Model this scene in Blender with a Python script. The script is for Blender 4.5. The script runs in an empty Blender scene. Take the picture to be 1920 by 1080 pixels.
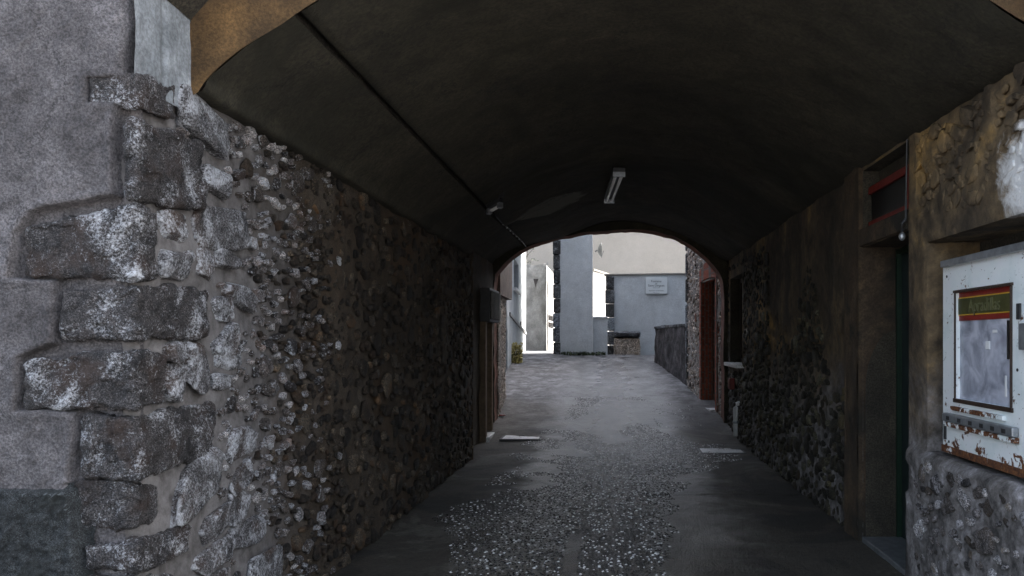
import bpy, math, random
import numpy as np
from mathutils import Vector
random.seed(7); RNG = np.random.default_rng(7)
S = bpy.context.scene
COL = S.collection
F = 1507.0; VX, VY, EYE = 1150.0, 637.0, 1.6
def X_(px, d): return (px - VX) / F * d
def Z_(py, d): return EYE - (py - VY) / F * d
def P(px, py, d): return (X_(px, d), d, Z_(py, d))
LW, RW = -1.87, 1.97          # side walls of the passage
Y0, Y1, YE, YB = 3.15, 3.57, 13.8, 14.2   # facade, inner arch, far end wall, its back

# ------------------------------------------------------------------ noise
def _hash(i, j, k, s):
    h = (i * 374761393 + j * 668265263 + k * 2147483647 + s * 974711) & 0xffffffff
    h = ((h ^ (h >> 13)) * 1274126177) & 0xffffffff
    h = h ^ (h >> 16)
    return (h & 0xffff) / 65535.0
def vnoise(p, seed=0):
    p = np.asarray(p, float); i = np.floor(p).astype(np.int64); f = p - i
    f = f * f * (3 - 2 * f); r = 0
    for a in (0, 1):
        for b in (0, 1):
            for c in (0, 1):
                w = (f[..., 0] if a else 1 - f[..., 0]) * (f[..., 1] if b else 1 - f[..., 1]) * (f[..., 2] if c else 1 - f[..., 2])
                r = r + w * _hash(i[..., 0] + a, i[..., 1] + b, i[..., 2] + c, seed)
    return r * 2 - 1
def fbm(p, seed=0, o=4, gain=.5):
    p = np.asarray(p, float); r = 0; a = 1.0
    for k in range(o):
        r = r + a * vnoise(p * 2 ** k, seed + k * 17); a *= gain
    return r
def sst(a, b, x):
    t = np.clip((x - a) / (b - a), 0, 1); return t * t * (3 - 2 * t)

# ------------------------------------------------------------------ objects
def empty(name, label, cat, loc=(0, 0, 0), group=None):
    o = bpy.data.objects.new(name, None); COL.objects.link(o)
    o.location = loc; o['label'] = label; o['category'] = cat
    if group: o['group'] = group
    return o
def tag(o, label, cat, group=None):
    o['label'] = label; o['category'] = cat
    if group: o['group'] = group
    return o
def wloc(o):
    v = Vector((0, 0, 0))
    while o is not None: v = v + Vector(o.location); o = o.parent
    return v
def link(o, parent):
    COL.objects.link(o)
    if parent is not None: o.parent = parent
def meshobj(name, V, Fc, mat, parent=None, smooth=True, at=None):
    """V world coordinates; Fc list of (n,k) int arrays or list of tuples"""
    V = np.asarray(V, float)
    base = np.array(at if at is not None else (wloc(parent) if parent is not None else (0, 0, 0)), float)
    L = V - base
    me = bpy.data.meshes.new(name)
    if isinstance(Fc, np.ndarray): Fc = [Fc]
    if len(Fc) and isinstance(Fc[0], np.ndarray):
        idx = np.concatenate([f.ravel() for f in Fc]); tot = np.concatenate([np.full(len(f), f.shape[1]) for f in Fc])
        me.vertices.add(len(L)); me.vertices.foreach_set('co', L.ravel())
        me.loops.add(len(idx)); me.loops.foreach_set('vertex_index', idx.astype(np.int32))
        me.polygons.add(len(tot)); st = np.concatenate([[0], np.cumsum(tot)[:-1]])
        me.polygons.foreach_set('loop_start', st.astype(np.int32)); me.polygons.foreach_set('loop_total', tot.astype(np.int32))
        me.update(calc_edges=True); me.validate()
    else:
        me.from_pydata([tuple(v) for v in L], [], [tuple(f) for f in Fc]); me.update()
    if smooth: me.polygons.foreach_set('use_smooth', [True] * len(me.polygons))
    if mat: me.materials.append(mat)
    o = bpy.data.objects.new(name, me); link(o, parent)
    if at is not None and parent is None: o.location = at
    return o
class MB:
    def __init__(s): s.v = []; s.f = []
    def add(s, V, Fc):
        n = len(s.v); s.v += [tuple(map(float, v)) for v in V]; s.f += [tuple(int(i) + n for i in f) for f in Fc]; return s
    def hexa(s, c):      # 8 corners, bottom 4 ccw then top 4
        return s.add(c, [(0, 3, 2, 1), (4, 5, 6, 7), (0, 1, 5, 4), (1, 2, 6, 5), (2, 3, 7, 6), (3, 0, 4, 7)])
    def box(s, x0, x1, y0, y1, z0, z1):
        return s.hexa([(x0, y0, z0), (x1, y0, z0), (x1, y1, z0), (x0, y1, z0), (x0, y0, z1), (x1, y0, z1), (x1, y1, z1), (x0, y1, z1)])
    def tube(s, pts, r, n=8):
        pts = [Vector(p) for p in pts]; rings = []
        for i, p in enumerate(pts):
            t = (pts[min(i + 1, len(pts) - 1)] - pts[max(i - 1, 0)]).normalized()
            a = t.cross(Vector((0, 0, 1)));
            if a.length < .05: a = t.cross(Vector((1, 0, 0)))
            a.normalize(); b = t.cross(a)
            rr = r[i] if isinstance(r, (list, tuple)) else r
            rings.append([p + (a * math.cos(2 * math.pi * k / n) + b * math.sin(2 * math.pi * k / n)) * rr for k in range(n)])
        V = [v for R in rings for v in R]; Fc = []
        for i in range(len(pts) - 1):
            for k in range(n):
                Fc.append((i * n + k, i * n + (k + 1) % n, (i + 1) * n + (k + 1) % n, (i + 1) * n + k))
        Fc.append(tuple(range(n))[::-1]); Fc.append(tuple(range((len(pts) - 1) * n, len(pts) * n)))
        return s.add(V, Fc)
    def build(s, name, mat, parent=None, smooth=False, bevel=0, at=None):
        o = meshobj(name, s.v, s.f, mat, parent, smooth, at)
        if bevel:
            m = o.modifiers.new('bevel', 'BEVEL'); m.width = bevel; m.segments = 2; m.limit_method = 'ANGLE'
        return o

# ------------------------------------------------------------------ materials
def node(nt, t, **kw):
    n = nt.nodes.new(t)
    for k, v in kw.items(): setattr(n, k, v)
    return n
def ramp(nt, stops, fac=None, interp='LINEAR'):
    r = node(nt, 'ShaderNodeValToRGB'); cr = r.color_ramp; cr.interpolation = interp
    while len(cr.elements) < len(stops): cr.elements.new(.5)
    for e, (p, c) in zip(cr.elements, stops):
        e.position = p; e.color = (c[0], c[1], c[2], 1) if not isinstance(c, (int, float)) else (c, c, c, 1)
    if fac is not None: nt.links.new(fac, r.inputs[0])
    return r
def noise(nt, co, scale, detail=5, rough=.6, dist=0):
    n = node(nt, 'ShaderNodeTexNoise'); n.inputs['Scale'].default_value = scale; n.inputs['Detail'].default_value = detail
    n.inputs['Roughness'].default_value = rough; n.inputs['Distortion'].default_value = dist
    nt.links.new(co, n.inputs['Vector']); return n
def mix(nt, fac, a, b, mode='MIX'):
    m = node(nt, 'ShaderNodeMix', data_type='RGBA', blend_type=mode)
    for s, v in ((m.inputs[0], fac), (m.inputs[6], a), (m.inputs[7], b)):
        if isinstance(v, (int, float)): s.default_value = v
        elif isinstance(v, (tuple, list)): s.default_value = (v[0], v[1], v[2], 1)
        else: nt.links.new(v, s)
    return m.outputs[2]
def newmat(name):
    m = bpy.data.materials.new(name); m.use_nodes = True; nt = m.node_tree
    b = nt.nodes['Principled BSDF']; tc = node(nt, 'ShaderNodeTexCoord')
    return m, nt, b, tc.outputs['Object']
def bump(nt, b, h, strength=.5, dist=.01):
    bp = node(nt, 'ShaderNodeBump'); bp.inputs['Strength'].default_value = strength; bp.inputs['Distance'].default_value = dist
    nt.links.new(h, bp.inputs['Height'])
    prev = b.inputs['Normal'].links
    if prev: nt.links.new(prev[0].from_socket, bp.inputs['Normal'])
    nt.links.new(bp.outputs[0], b.inputs['Normal'])
def simple(name, c, rough=.7, var=.25, scale=8, metal=0, bmp=.15, bs=60, bd=.004):
    m, nt, b, co = newmat(name)
    n = noise(nt, co, scale, 6, .65)
    r = ramp(nt, [(.3, [x * (1 - var) for x in c]), (.7, [min(1, x * (1 + var)) for x in c])], n.outputs['Fac'])
    nt.links.new(r.outputs[0], b.inputs['Base Color']); b.inputs['Roughness'].default_value = rough; b.inputs['Metallic'].default_value = metal
    if bmp: bump(nt, b, noise(nt, co, bs, 4).outputs['Fac'], bmp, bd)
    return m
def plaster(name, c_lo, c_mid, c_hi, s1=1.6, s2=14, grain=120, gb=.6, stain=None, rough=.92, bd=.006, fv=1.0):
    m, nt, b, co = newmat(name)
    a = noise(nt, co, s1, 8, .62, .4); r = ramp(nt, [(.3, c_lo), (.5, c_mid), (.72, c_hi)], a.outputs['Fac'])
    f = noise(nt, co, s2, 6, .7); f2 = ramp(nt, [(.3, 1 - .38 * fv), (.7, 1 + .25 * fv)], f.outputs['Fac'])
    c = mix(nt, 1.0, r.outputs[0], f2.outputs[0], 'MULTIPLY')
    g = noise(nt, co, grain, 4, .7); g2 = ramp(nt, [(.40, .48), (.60, 1.55)], g.outputs['Fac'])
    c = mix(nt, gb, c, mix(nt, 1.0, c, g2.outputs[0], 'MULTIPLY'))
    if stain:
        sc, lo, hi, col = stain
        s = noise(nt, co, sc, 7, .6, .8); sr = ramp(nt, [(lo, 0.0), (hi, 1.0)], s.outputs['Fac'])
        c = mix(nt, sr.outputs[0], c, col)
    nt.links.new(c, b.inputs['Base Color']); b.inputs['Roughness'].default_value = rough
    bump(nt, b, g.outputs['Fac'], gb, bd); bump(nt, b, f.outputs['Fac'], .5, .02)
    return m
def stone(name, dark, mid, light, sp=90, rough=.75, island=True, spl=(.56, .68), bd=.008, warm=(.10, .06, .04), edges=True):
    m, nt, b, co = newmat(name)
    a = noise(nt, co, 9, 8, .7, .5)
    r = ramp(nt, [(.34, dark), (.5, mid), (.66, [x * 1.25 for x in mid])], a.outputs['Fac'])
    fg = noise(nt, co, sp * 1.7, 4, .8); fgr = ramp(nt, [(.38, .18), (.5, .75), (.62, 3.4)], fg.outputs['Fac']); c = mix(nt, 1.0, r.outputs[0], fgr.outputs[0], 'MULTIPLY')
    w = noise(nt, co, 5, 4, .6); wr = ramp(nt, [(.52, 0.0), (.66, .75)], w.outputs['Fac']); c = mix(nt, wr.outputs[0], c, warm)
    if island:
        gi = node(nt, 'ShaderNodeNewGeometry')
        ir = ramp(nt, [(0, (.25, .25, .27)), (.4, (.7, .64, .58)), (.75, (1.3, 1.3, 1.35)), (1, (3.6, 3.8, 4.0))], gi.outputs['Random Per Island'])
        c = mix(nt, 1.0, c, ir.outputs[0], 'MULTIPLY')
    s = noise(nt, co, sp, 5, .8, .3); lg = noise(nt, co, 4.5, 6, .7, .6)
    add = node(nt, 'ShaderNodeMath', operation='MULTIPLY_ADD'); add.inputs[1].default_value = .62
    nt.links.new(lg.outputs['Fac'], add.inputs[0])
    sc = node(nt, 'ShaderNodeMath', operation='MULTIPLY'); sc.inputs[1].default_value = .58
    nt.links.new(s.outputs['Fac'], sc.inputs[0]); nt.links.new(sc.outputs[0], add.inputs[2])
    sr = ramp(nt, [(spl[0], 0.0), (spl[1], 1.0)], add.outputs[0])
    gp = node(nt, 'ShaderNodeNewGeometry'); pr = ramp(nt, [(.525, 0.0), (.58, .8)], gp.outputs['Pointiness']); pm = node(nt, 'ShaderNodeMath', operation='MULTIPLY'); nt.links.new(pr.outputs[0], pm.inputs[0]); nt.links.new(s.outputs['Fac'], pm.inputs[1])
    pr2 = ramp(nt, [(.2, 0.0), (.5, 1.0)], pm.outputs[0])
    c = mix(nt, sr.outputs[0], c, light)  # white mineral speckle, also standing in for highlights on the stone
    if edges: c = mix(nt, pr2.outputs[0], c, light)  # lightened convex edges: rim highlights painted into the colour
    nt.links.new(c, b.inputs['Base Color']); b.inputs['Roughness'].default_value = rough
    bump(nt, b, s.outputs['Fac'], .9, bd); bump(nt, b, a.outputs['Fac'], .6, .02)
    return m

M = {}
M['roughcast'] = plaster('roughcast', (.052, .047, .048), (.122, .113, .115), (.26, .245, .25), 2.6, 13, 105, .75, bd=.03)
def weather(m):
    nt = m.node_tree; b = nt.nodes['Principled BSDF']; tc = node(nt, 'ShaderNodeTexCoord'); co = tc.outputs['Object']; src = b.inputs['Base Color'].links[0].from_socket
    v = node(nt, 'ShaderNodeTexVoronoi', feature='DISTANCE_TO_EDGE'); v.inputs['Scale'].default_value = 1.5
    wp = noise(nt, co, 4, 6, .7); va = node(nt, 'ShaderNodeVectorMath', operation='MULTIPLY_ADD'); nt.links.new(wp.outputs['Color'], va.inputs[0]); va.inputs[1].default_value = (.4, .4, .4); nt.links.new(co, va.inputs[2]); nt.links.new(va.outputs[0], v.inputs['Vector'])
    cr = ramp(nt, [(.0, .75), (.007, 0.0)], v.outputs['Distance'])
    w = node(nt, 'ShaderNodeTexWave', wave_type='RINGS'); w.inputs['Scale'].default_value = 2.3; w.inputs['Distortion'].default_value = 22; w.inputs['Detail'].default_value = 6; w.inputs['Detail Scale'].default_value = 2.6; nt.links.new(co, w.inputs['Vector'])
    wr = ramp(nt, [(.2, .95), (.8, 1.05)], w.outputs['Fac']); c = mix(nt, 1.0, src, wr.outputs[0], 'MULTIPLY'); c = mix(nt, cr.outputs[0], c, (.02, .018, .018))
    p = noise(nt, co, 1.1, 5, .6); pr = ramp(nt, [(.56, 0.0), (.66, .8)], p.outputs['Fac']); c = mix(nt, pr.outputs[0], c, mix(nt, 1.0, c, (.55, .52, .50), 'MULTIPLY'))
    nt.links.new(c, b.inputs['Base Color']); bump(nt, b, w.outputs['Fac'], .2, .008)
weather(M['roughcast'])
M['reveal'] = plaster('reveal_plaster', (.16, .18, .19), (.24, .26, .275), (.46, .50, .53), 3.2, 7, 60, .4)
M['mortar'] = plaster('mortar', (.15, .13, .115), (.25, .225, .205), (.32, .30, .28), 1.2, 12, 110, .7)
M['mortar_side'] = plaster('side_mortar', (.038, .026, .015), (.075, .056, .038), (.115, .095, .075), .9, 10, 100, .9, stain=(.8, .5, .66, (.085, .052, .028)))
def mouth_daylight(m):
    # lighter grey mortar near the mouth, ragged limit: daylight falloff painted in
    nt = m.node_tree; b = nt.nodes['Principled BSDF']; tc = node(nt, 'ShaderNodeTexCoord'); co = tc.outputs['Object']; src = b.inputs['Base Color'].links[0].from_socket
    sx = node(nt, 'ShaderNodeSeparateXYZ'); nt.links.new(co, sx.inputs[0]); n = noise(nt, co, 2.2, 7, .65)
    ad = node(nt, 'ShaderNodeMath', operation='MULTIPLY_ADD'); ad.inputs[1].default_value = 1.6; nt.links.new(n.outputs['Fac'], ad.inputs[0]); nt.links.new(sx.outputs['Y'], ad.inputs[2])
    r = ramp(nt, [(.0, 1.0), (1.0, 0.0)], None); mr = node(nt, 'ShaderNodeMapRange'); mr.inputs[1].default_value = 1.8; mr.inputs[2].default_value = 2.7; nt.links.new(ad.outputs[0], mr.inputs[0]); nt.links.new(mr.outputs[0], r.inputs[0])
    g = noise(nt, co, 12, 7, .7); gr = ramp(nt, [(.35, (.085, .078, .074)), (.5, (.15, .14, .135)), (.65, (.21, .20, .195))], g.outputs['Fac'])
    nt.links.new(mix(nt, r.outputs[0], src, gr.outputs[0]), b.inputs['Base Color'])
mouth_daylight(M['mortar_side'])
M['quoin'] = stone('quoin_stone', (.008, .008, .009), (.055, .050, .049), (.84, .86, .90), 95, .8, False, (.622, .75), .035, (.055, .032, .022))
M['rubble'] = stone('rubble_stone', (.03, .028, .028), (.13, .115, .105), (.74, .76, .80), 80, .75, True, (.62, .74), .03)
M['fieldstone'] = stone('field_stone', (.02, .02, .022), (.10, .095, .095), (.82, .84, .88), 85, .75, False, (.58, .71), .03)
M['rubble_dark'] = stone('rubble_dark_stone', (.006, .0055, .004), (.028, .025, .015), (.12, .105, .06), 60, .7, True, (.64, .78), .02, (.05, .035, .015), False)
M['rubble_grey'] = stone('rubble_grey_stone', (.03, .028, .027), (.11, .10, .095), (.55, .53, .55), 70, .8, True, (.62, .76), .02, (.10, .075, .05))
M['rubble_brown'] = stone('rubble_brown_stone', (.006, .005, .004), (.030, .022, .014), (.15, .13, .10), 55, .7, True, (.64, .78), .02, (.06, .03, .012), False)  # darker copy of rubble for deeper stones; passage shade put into the colour
M['rubble_far'] = stone('rubble_far_stone', (.04, .03, .025), (.20, .16, .13), (.55, .48, .42), 30, .85, True, (.58, .7), .010)
M['plinth'] = stone('plinth_stone', (.006, .008, .008), (.03, .034, .035), (.16, .18, .19), 120, .75, False, (.68, .84), .02, (.02, .025, .022))
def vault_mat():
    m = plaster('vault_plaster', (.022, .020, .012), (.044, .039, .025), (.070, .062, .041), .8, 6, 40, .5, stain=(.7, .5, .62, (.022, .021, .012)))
    nt = m.node_tree; b = nt.nodes['Principled BSDF']; tc = node(nt, 'ShaderNodeTexCoord'); co = tc.outputs['Object']
    src = b.inputs['Base Color'].links[0].from_socket
    # paler patch of newer plaster over the left side of the far arch
    n2 = noise(nt, co, 3, 5, .6); d = node(nt, 'ShaderNodeVectorMath', operation='DISTANCE'); nt.links.new(co, d.inputs[0]); d.inputs[1].default_value = (-.96, 10.7 - Y0, 3.36)
    ad = node(nt, 'ShaderNodeMath', operation='MULTIPLY_ADD'); ad.inputs[1].default_value = .4; nt.links.new(n2.outputs['Fac'], ad.inputs[0]); nt.links.new(d.outputs['Value'], ad.inputs[2])
    wr = ramp(nt, [(.74, 1.0), (.82, 0.0)], ad.outputs[0]); c = mix(nt, wr.outputs[0], src, (.22, .215, .18))
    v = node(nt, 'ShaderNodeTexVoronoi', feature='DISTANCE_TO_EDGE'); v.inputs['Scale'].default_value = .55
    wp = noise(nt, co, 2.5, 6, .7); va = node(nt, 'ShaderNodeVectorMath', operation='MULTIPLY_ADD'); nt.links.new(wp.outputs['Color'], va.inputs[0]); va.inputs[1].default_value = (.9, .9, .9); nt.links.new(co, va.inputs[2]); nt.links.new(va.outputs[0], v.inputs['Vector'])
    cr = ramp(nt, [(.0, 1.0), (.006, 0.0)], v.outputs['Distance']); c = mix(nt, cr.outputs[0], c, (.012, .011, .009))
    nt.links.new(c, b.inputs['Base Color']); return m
M['vault'] = vault_mat()
M['ochre'] = plaster('ochre_plaster', (.03, .018, .008), (.09, .052, .02), (.19, .108, .04), 2.2, 9, 80, .5, stain=(1.3, .42, .70, (.06, .040, .022)))
M['darkplaster'] = plaster('dark_plaster', (.025, .022, .016), (.05, .043, .03), (.08, .07, .05), 2, 20, 80, .8)  # dark brown plaster for the arch soffit, recesses and other dark parts
M['endred'] = plaster('red_brown_plaster', (.10, .045, .03), (.20, .085, .055), (.30, .12, .075), 2.5, 9, 50, .5)
def right_wall_mat():
    m, nt, b, co = newmat('worn_ochre_wall')
    a = noise(nt, co, 1.3, 8, .65, .6); r = ramp(nt, [(.32, (.025, .018, .011)), (.45, (.075, .055, .034)), (.55, (.17, .12, .065)), (.68, (.44, .27, .09))], a.outputs['Fac'])
    f = noise(nt, co, 10, 7, .7); f2 = ramp(nt, [(.3, .45), (.7, 1.4)], f.outputs['Fac']); c = mix(nt, 1.0, r.outputs[0], f2.outputs[0], 'MULTIPLY')
    sx = node(nt, 'ShaderNodeSeparateXYZ'); nt.links.new(co, sx.inputs[0])
    # white patch by the mouth, ragged outline: daylight on plaster painted as colour
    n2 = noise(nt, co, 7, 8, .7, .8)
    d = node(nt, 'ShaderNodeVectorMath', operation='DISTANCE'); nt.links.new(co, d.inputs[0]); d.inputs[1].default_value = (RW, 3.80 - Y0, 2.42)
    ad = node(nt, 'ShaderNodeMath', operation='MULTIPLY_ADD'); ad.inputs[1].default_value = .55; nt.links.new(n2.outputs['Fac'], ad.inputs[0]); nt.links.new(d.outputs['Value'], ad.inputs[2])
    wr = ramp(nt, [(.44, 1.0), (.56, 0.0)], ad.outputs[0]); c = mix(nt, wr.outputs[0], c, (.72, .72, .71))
    # cement grey patch on the lower wall
    mr = node(nt, 'ShaderNodeMapRange'); mr.inputs[1].default_value = 1.5; mr.inputs[2].default_value = .8; nt.links.new(sx.outputs['Z'], mr.inputs[0])
    n3 = noise(nt, co, 6, 9, .75); g = ramp(nt, [(.38, (.045, .042, .04)), (.5, (.16, .148, .142)), (.6, (.30, .285, .285)), (.7, (.60, .57, .60))], n3.outputs['Fac'])
    c = mix(nt, mr.outputs[0], c, g.outputs[0])
    nt.links.new(c, b.inputs['Base Color']); b.inputs['Roughness'].default_value = .9
    bump(nt, b, f.outputs['Fac'], .8, .02); bump(nt, b, noise(nt, co, 70, 5, .7).outputs['Fac'], .6, .006)
    return m
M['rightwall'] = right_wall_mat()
def road_mat():
    m, nt, b, co = newmat('worn_road')
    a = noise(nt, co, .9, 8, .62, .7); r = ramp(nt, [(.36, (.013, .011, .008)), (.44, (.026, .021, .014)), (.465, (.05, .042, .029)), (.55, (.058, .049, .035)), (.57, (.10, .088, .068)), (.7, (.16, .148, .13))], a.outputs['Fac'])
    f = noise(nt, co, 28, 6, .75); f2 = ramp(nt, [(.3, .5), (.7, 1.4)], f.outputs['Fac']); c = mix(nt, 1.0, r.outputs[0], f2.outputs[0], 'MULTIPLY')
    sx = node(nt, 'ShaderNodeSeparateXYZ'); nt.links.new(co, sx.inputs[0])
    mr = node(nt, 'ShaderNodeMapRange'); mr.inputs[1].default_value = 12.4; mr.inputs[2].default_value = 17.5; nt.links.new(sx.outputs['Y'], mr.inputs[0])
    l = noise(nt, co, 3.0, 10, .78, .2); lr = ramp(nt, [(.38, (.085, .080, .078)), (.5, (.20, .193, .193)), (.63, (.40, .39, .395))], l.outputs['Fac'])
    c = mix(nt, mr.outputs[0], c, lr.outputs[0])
    nt.links.new(c, b.inputs['Base Color'])
    ax = node(nt, 'ShaderNodeMath', operation='ABSOLUTE'); nt.links.new(sx.outputs['X'], ax.inputs[0]); wn_ = noise(nt, co, 1.5, 6, .7)
    ad = node(nt, 'ShaderNodeMath', operation='MULTIPLY_ADD'); ad.inputs[1].default_value = 1.6; nt.links.new(wn_.outputs['Fac'], ad.inputs[0]); nt.links.new(ax.outputs[0], ad.inputs[2])
    rr = ramp(nt, [(.0, .22), (.5, .30), (.62, .75), (1, .85)], None); sc_ = node(nt, 'ShaderNodeMath', operation='MULTIPLY'); sc_.inputs[1].default_value = .30; nt.links.new(ad.outputs[0], sc_.inputs[0]); nt.links.new(sc_.outputs[0], rr.inputs[0]); nt.links.new(rr.outputs[0], b.inputs['Roughness'])
    bump(nt, b, noise(nt, co, 55, 3, .6).outputs['Fac'], 1.0, .02)
    bump(nt, b, f.outputs['Fac'], .7, .012); b.inputs['Specular IOR Level'].default_value = .6; bump(nt, b, noise(nt, co, 7, 7, .7).outputs['Fac'], .5, .03)
    return m
M['road'] = road_mat()
M['ground'] = plaster('pale_ground', (.30, .29, .29), (.42, .41, .41), (.52, .51, .50), .5, 6, 30, .4)
def pebble_mat():
    m, nt, b, co = newmat('pebble')
    gi = node(nt, 'ShaderNodeNewGeometry')
    r = ramp(nt, [(0, (.008, .007, .006)), (.5, (.03, .027, .022)), (.80, (.07, .064, .054)), (.84, (.80, .79, .76)), (1, (.88, .87, .85))], gi.outputs['Random Per Island'])  # bright share of the pebbles carries the floor glints in its colour
    n = noise(nt, co, 80, 4); n2 = ramp(nt, [(.3, .6), (.7, 1.3)], n.outputs['Fac'])
    nt.links.new(mix(nt, 1.0, r.outputs[0], n2.outputs[0], 'MULTIPLY'), b.inputs['Base Color']); b.inputs['Roughness'].default_value = .16
    b.inputs['Specular IOR Level'].default_value = 1.0
    bump(nt, b, n.outputs['Fac'], .25, .003); return m
M['pebble'] = pebble_mat()
M['bluewall'] = plaster('blue_grey_render', (.47, .50, .51), (.54, .57, .58), (.61, .64, .65), .5, 4, 40, .2, fv=.35, stain=(.6, .56, .75, (.36, .39, .41)))
M['lightblue'] = plaster('light_blue_render', (.34, .37, .39), (.45, .48, .50), (.58, .60, .61), .8, 4, 30, .2, fv=.4)
M['tan'] = plaster('cream_render', (.235, .215, .185), (.255, .235, .205), (.275, .252, .222), .25, 2, 20, .1, fv=.2)
M['white'] = plaster('white_limewash', (.30, .295, .285), (.35, .345, .335), (.39, .385, .375), .6, 4, 30, .1, fv=.15)
M['oldwall'] = plaster('stained_pale_wall', (.12, .117, .112), (.20, .20, .197), (.27, .27, .265), .7, 3, 30, .3, stain=(.5, .5, .62, (.10, .096, .09)))
M['brown'] = plaster('brown_render', (.13, .10, .085), (.19, .15, .13), (.24, .19, .165), 1.2, 6, 50, .4)
M['parapet'] = plaster('stained_parapet', (.008, .007, .008), (.045, .040, .041), (.15, .135, .14), 3.6, 11, 40, .8)
M['darkwood'] = simple('dark_wood', (.035, .02, .013), .6, .4, 20)
M['jamb'] = simple('old_timber', (.15, .105, .065), .75, .35, 14)
M['greenpaint'] = simple('green_paint', (.004, .018, .009), .45, .3, 20)
M['teal'] = simple('teal_paint', (.012, .022, .022), .5, .4, 6)
M['red'] = simple('red_paint', (.20, .014, .008), .5, .3, 12)
M['signred'] = simple('dull_red', (.15, .014, .008), .6, .3, 12)
M['black'] = simple('black_panel', (.012, .011, .010), .45, .4, 9)
M['yellow'] = simple('yellow_paint', (.55, .33, .03), .5, .2, 10)
M['olive'] = simple('olive_paint', (.055, .055, .014), .55, .4, 14)
M['olive2'] = simple('olive_lettering', (.11, .11, .05), .55, .3, 14)
M['steel'] = simple('grey_steel', (.34, .36, .38), .38, .3, 14, .7)
M['dsteel'] = simple('dark_steel', (.05, .05, .052), .5, .3, 14, .5)
M['tube'] = simple('milky_diffuser', (.85, .86, .86), .25, .05, 5, 0, 0)
M['cable'] = simple('black_cable', (.012, .012, .012), .5, .2, 30, 0, 0)
M['wcable'] = simple('white_cable', (.75, .75, .74), .5, .1, 30, 0, 0)
M['slab'] = plaster('pale_stone_plate', (.70, .70, .69), (.80, .80, .79), (.85, .85, .84), 3, 16, 60, .4, rough=.35)
M['plate'] = simple('worn_bright_steel', (.80, .80, .79), .30, .15, 18, .85, .3, 60, .003)
M['plaque'] = simple('white_plaque', (.70, .74, .74), .4, .05, 3, 0, 0)
M['ink'] = simple('dark_ink', (.03, .05, .06), .6, .1, 30, 0, 0)
M['glass'] = simple('dark_glass', (.015, .018, .018), .08, .2, 3, 0, 0)
M['dishgrey'] = simple('dish_grey', (.03, .033, .035), .7, .2, 6)
M['leaf'] = simple('yellow_green_leaf', (.46, .40, .16), .6, .5, 6, 0, 0)
M['leafd'] = simple('dark_leaf', (.035, .05, .02), .6, .5, 6, 0, 0)
M['rock'] = stone('court_stone', (.10, .08, .06), (.30, .25, .20), (.55, .50, .45), 22, .9, False, (.6, .75), .02, (.16, .12, .07))
M['blockstone'] = stone('grey_block_stone', (.02, .022, .024), (.075, .08, .085), (.30, .32, .34), 25, .85, True, (.62, .78), .02, (.06, .055, .05), False)
def brick_mat(name, axis):
    m, nt, b, co = newmat(name)
    mp = node(nt, 'ShaderNodeMapping'); nt.links.new(co, mp.inputs[0]); mp.inputs['Rotation'].default_value = axis
    br = node(nt, 'ShaderNodeTexBrick'); nt.links.new(mp.outputs[0], br.inputs['Vector'])
    br.inputs['Color1'].default_value = (.34, .085, .045, 1); br.inputs['Color2'].default_value = (.18, .05, .03, 1); br.inputs['Mortar'].default_value = (.16, .13, .11, 1)
    br.inputs['Scale'].default_value = 1; br.inputs['Brick Width'].default_value = .22; br.inputs['Row Height'].default_value = .07; br.inputs['Mortar Size'].default_value = .012
    n = noise(nt, co, 20, 5, .7); n2 = ramp(nt, [(.3, .5), (.7, 1.4)], n.outputs['Fac'])
    nt.links.new(mix(nt, 1.0, br.outputs['Color'], n2.outputs[0], 'MULTIPLY'), b.inputs['Base Color']); b.inputs['Roughness'].default_value = .9
    bump(nt, b, br.outputs['Fac'], -.6, .01); bump(nt, b, n.outputs['Fac'], .5, .01); return m
M['brick'] = brick_mat('red_brick', (math.radians(90), 0, math.radians(90)))
def cabinet_mat(name='rusty_white_enamel', amount=0.0):
    m, nt, b, co = newmat(name)
    sx = node(nt, 'ShaderNodeSeparateXYZ'); nt.links.new(co, sx.inputs[0])
    n = noise(nt, co, 11, 9, .68, .6)
    mr = node(nt, 'ShaderNodeMapRange'); mr.inputs[1].default_value = .13; mr.inputs[2].default_value = .0; mr.inputs[3].default_value = 0; mr.inputs[4].default_value = .115
    nt.links.new(sx.outputs['Z'], mr.inputs[0])
    ad = node(nt, 'ShaderNodeMath', operation='ADD'); nt.links.new(n.outputs['Fac'], ad.inputs[0]); nt.links.new(mr.outputs[0], ad.inputs[1])
    rm = ramp(nt, [(.62 - amount, 0.0), (.655 - amount, 1.0)], ad.outputs[0])
    n2 = noise(nt, co, 40, 6, .7); rc = ramp(nt, [(.3, (.03, .012, .006)), (.5, (.11, .04, .015)), (.7, (.26, .11, .035))], n2.outputs['Fac'])
    p = noise(nt, co, 3, 4, .6); pc = ramp(nt, [(.35, (.72, .80, .80)), (.5, (.86, .91, .91)), (.7, (.90, .91, .93))], p.outputs['Fac'])
    ck = noise(nt, co, 26, 5, .7, 1.2); cr = ramp(nt, [(.64, 0.0), (.68, .9)], ck.outputs['Fac'])
    c = mix(nt, cr.outputs[0], pc.outputs[0], (.10, .14, .12))
    c = mix(nt, rm.outputs[0], c, rc.outputs[0])
    nt.links.new(c, b.inputs['Base Color']); rr = ramp(nt, [(0, .35), (1, .9)], rm.outputs[0]); nt.links.new(rr.outputs[0], b.inputs['Roughness'])
    bump(nt, b, rm.outputs[0], -.4, .003); return m
M['enamel'] = cabinet_mat()
M['rustrail'] = cabinet_mat('rusted_edge', .16)
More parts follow.
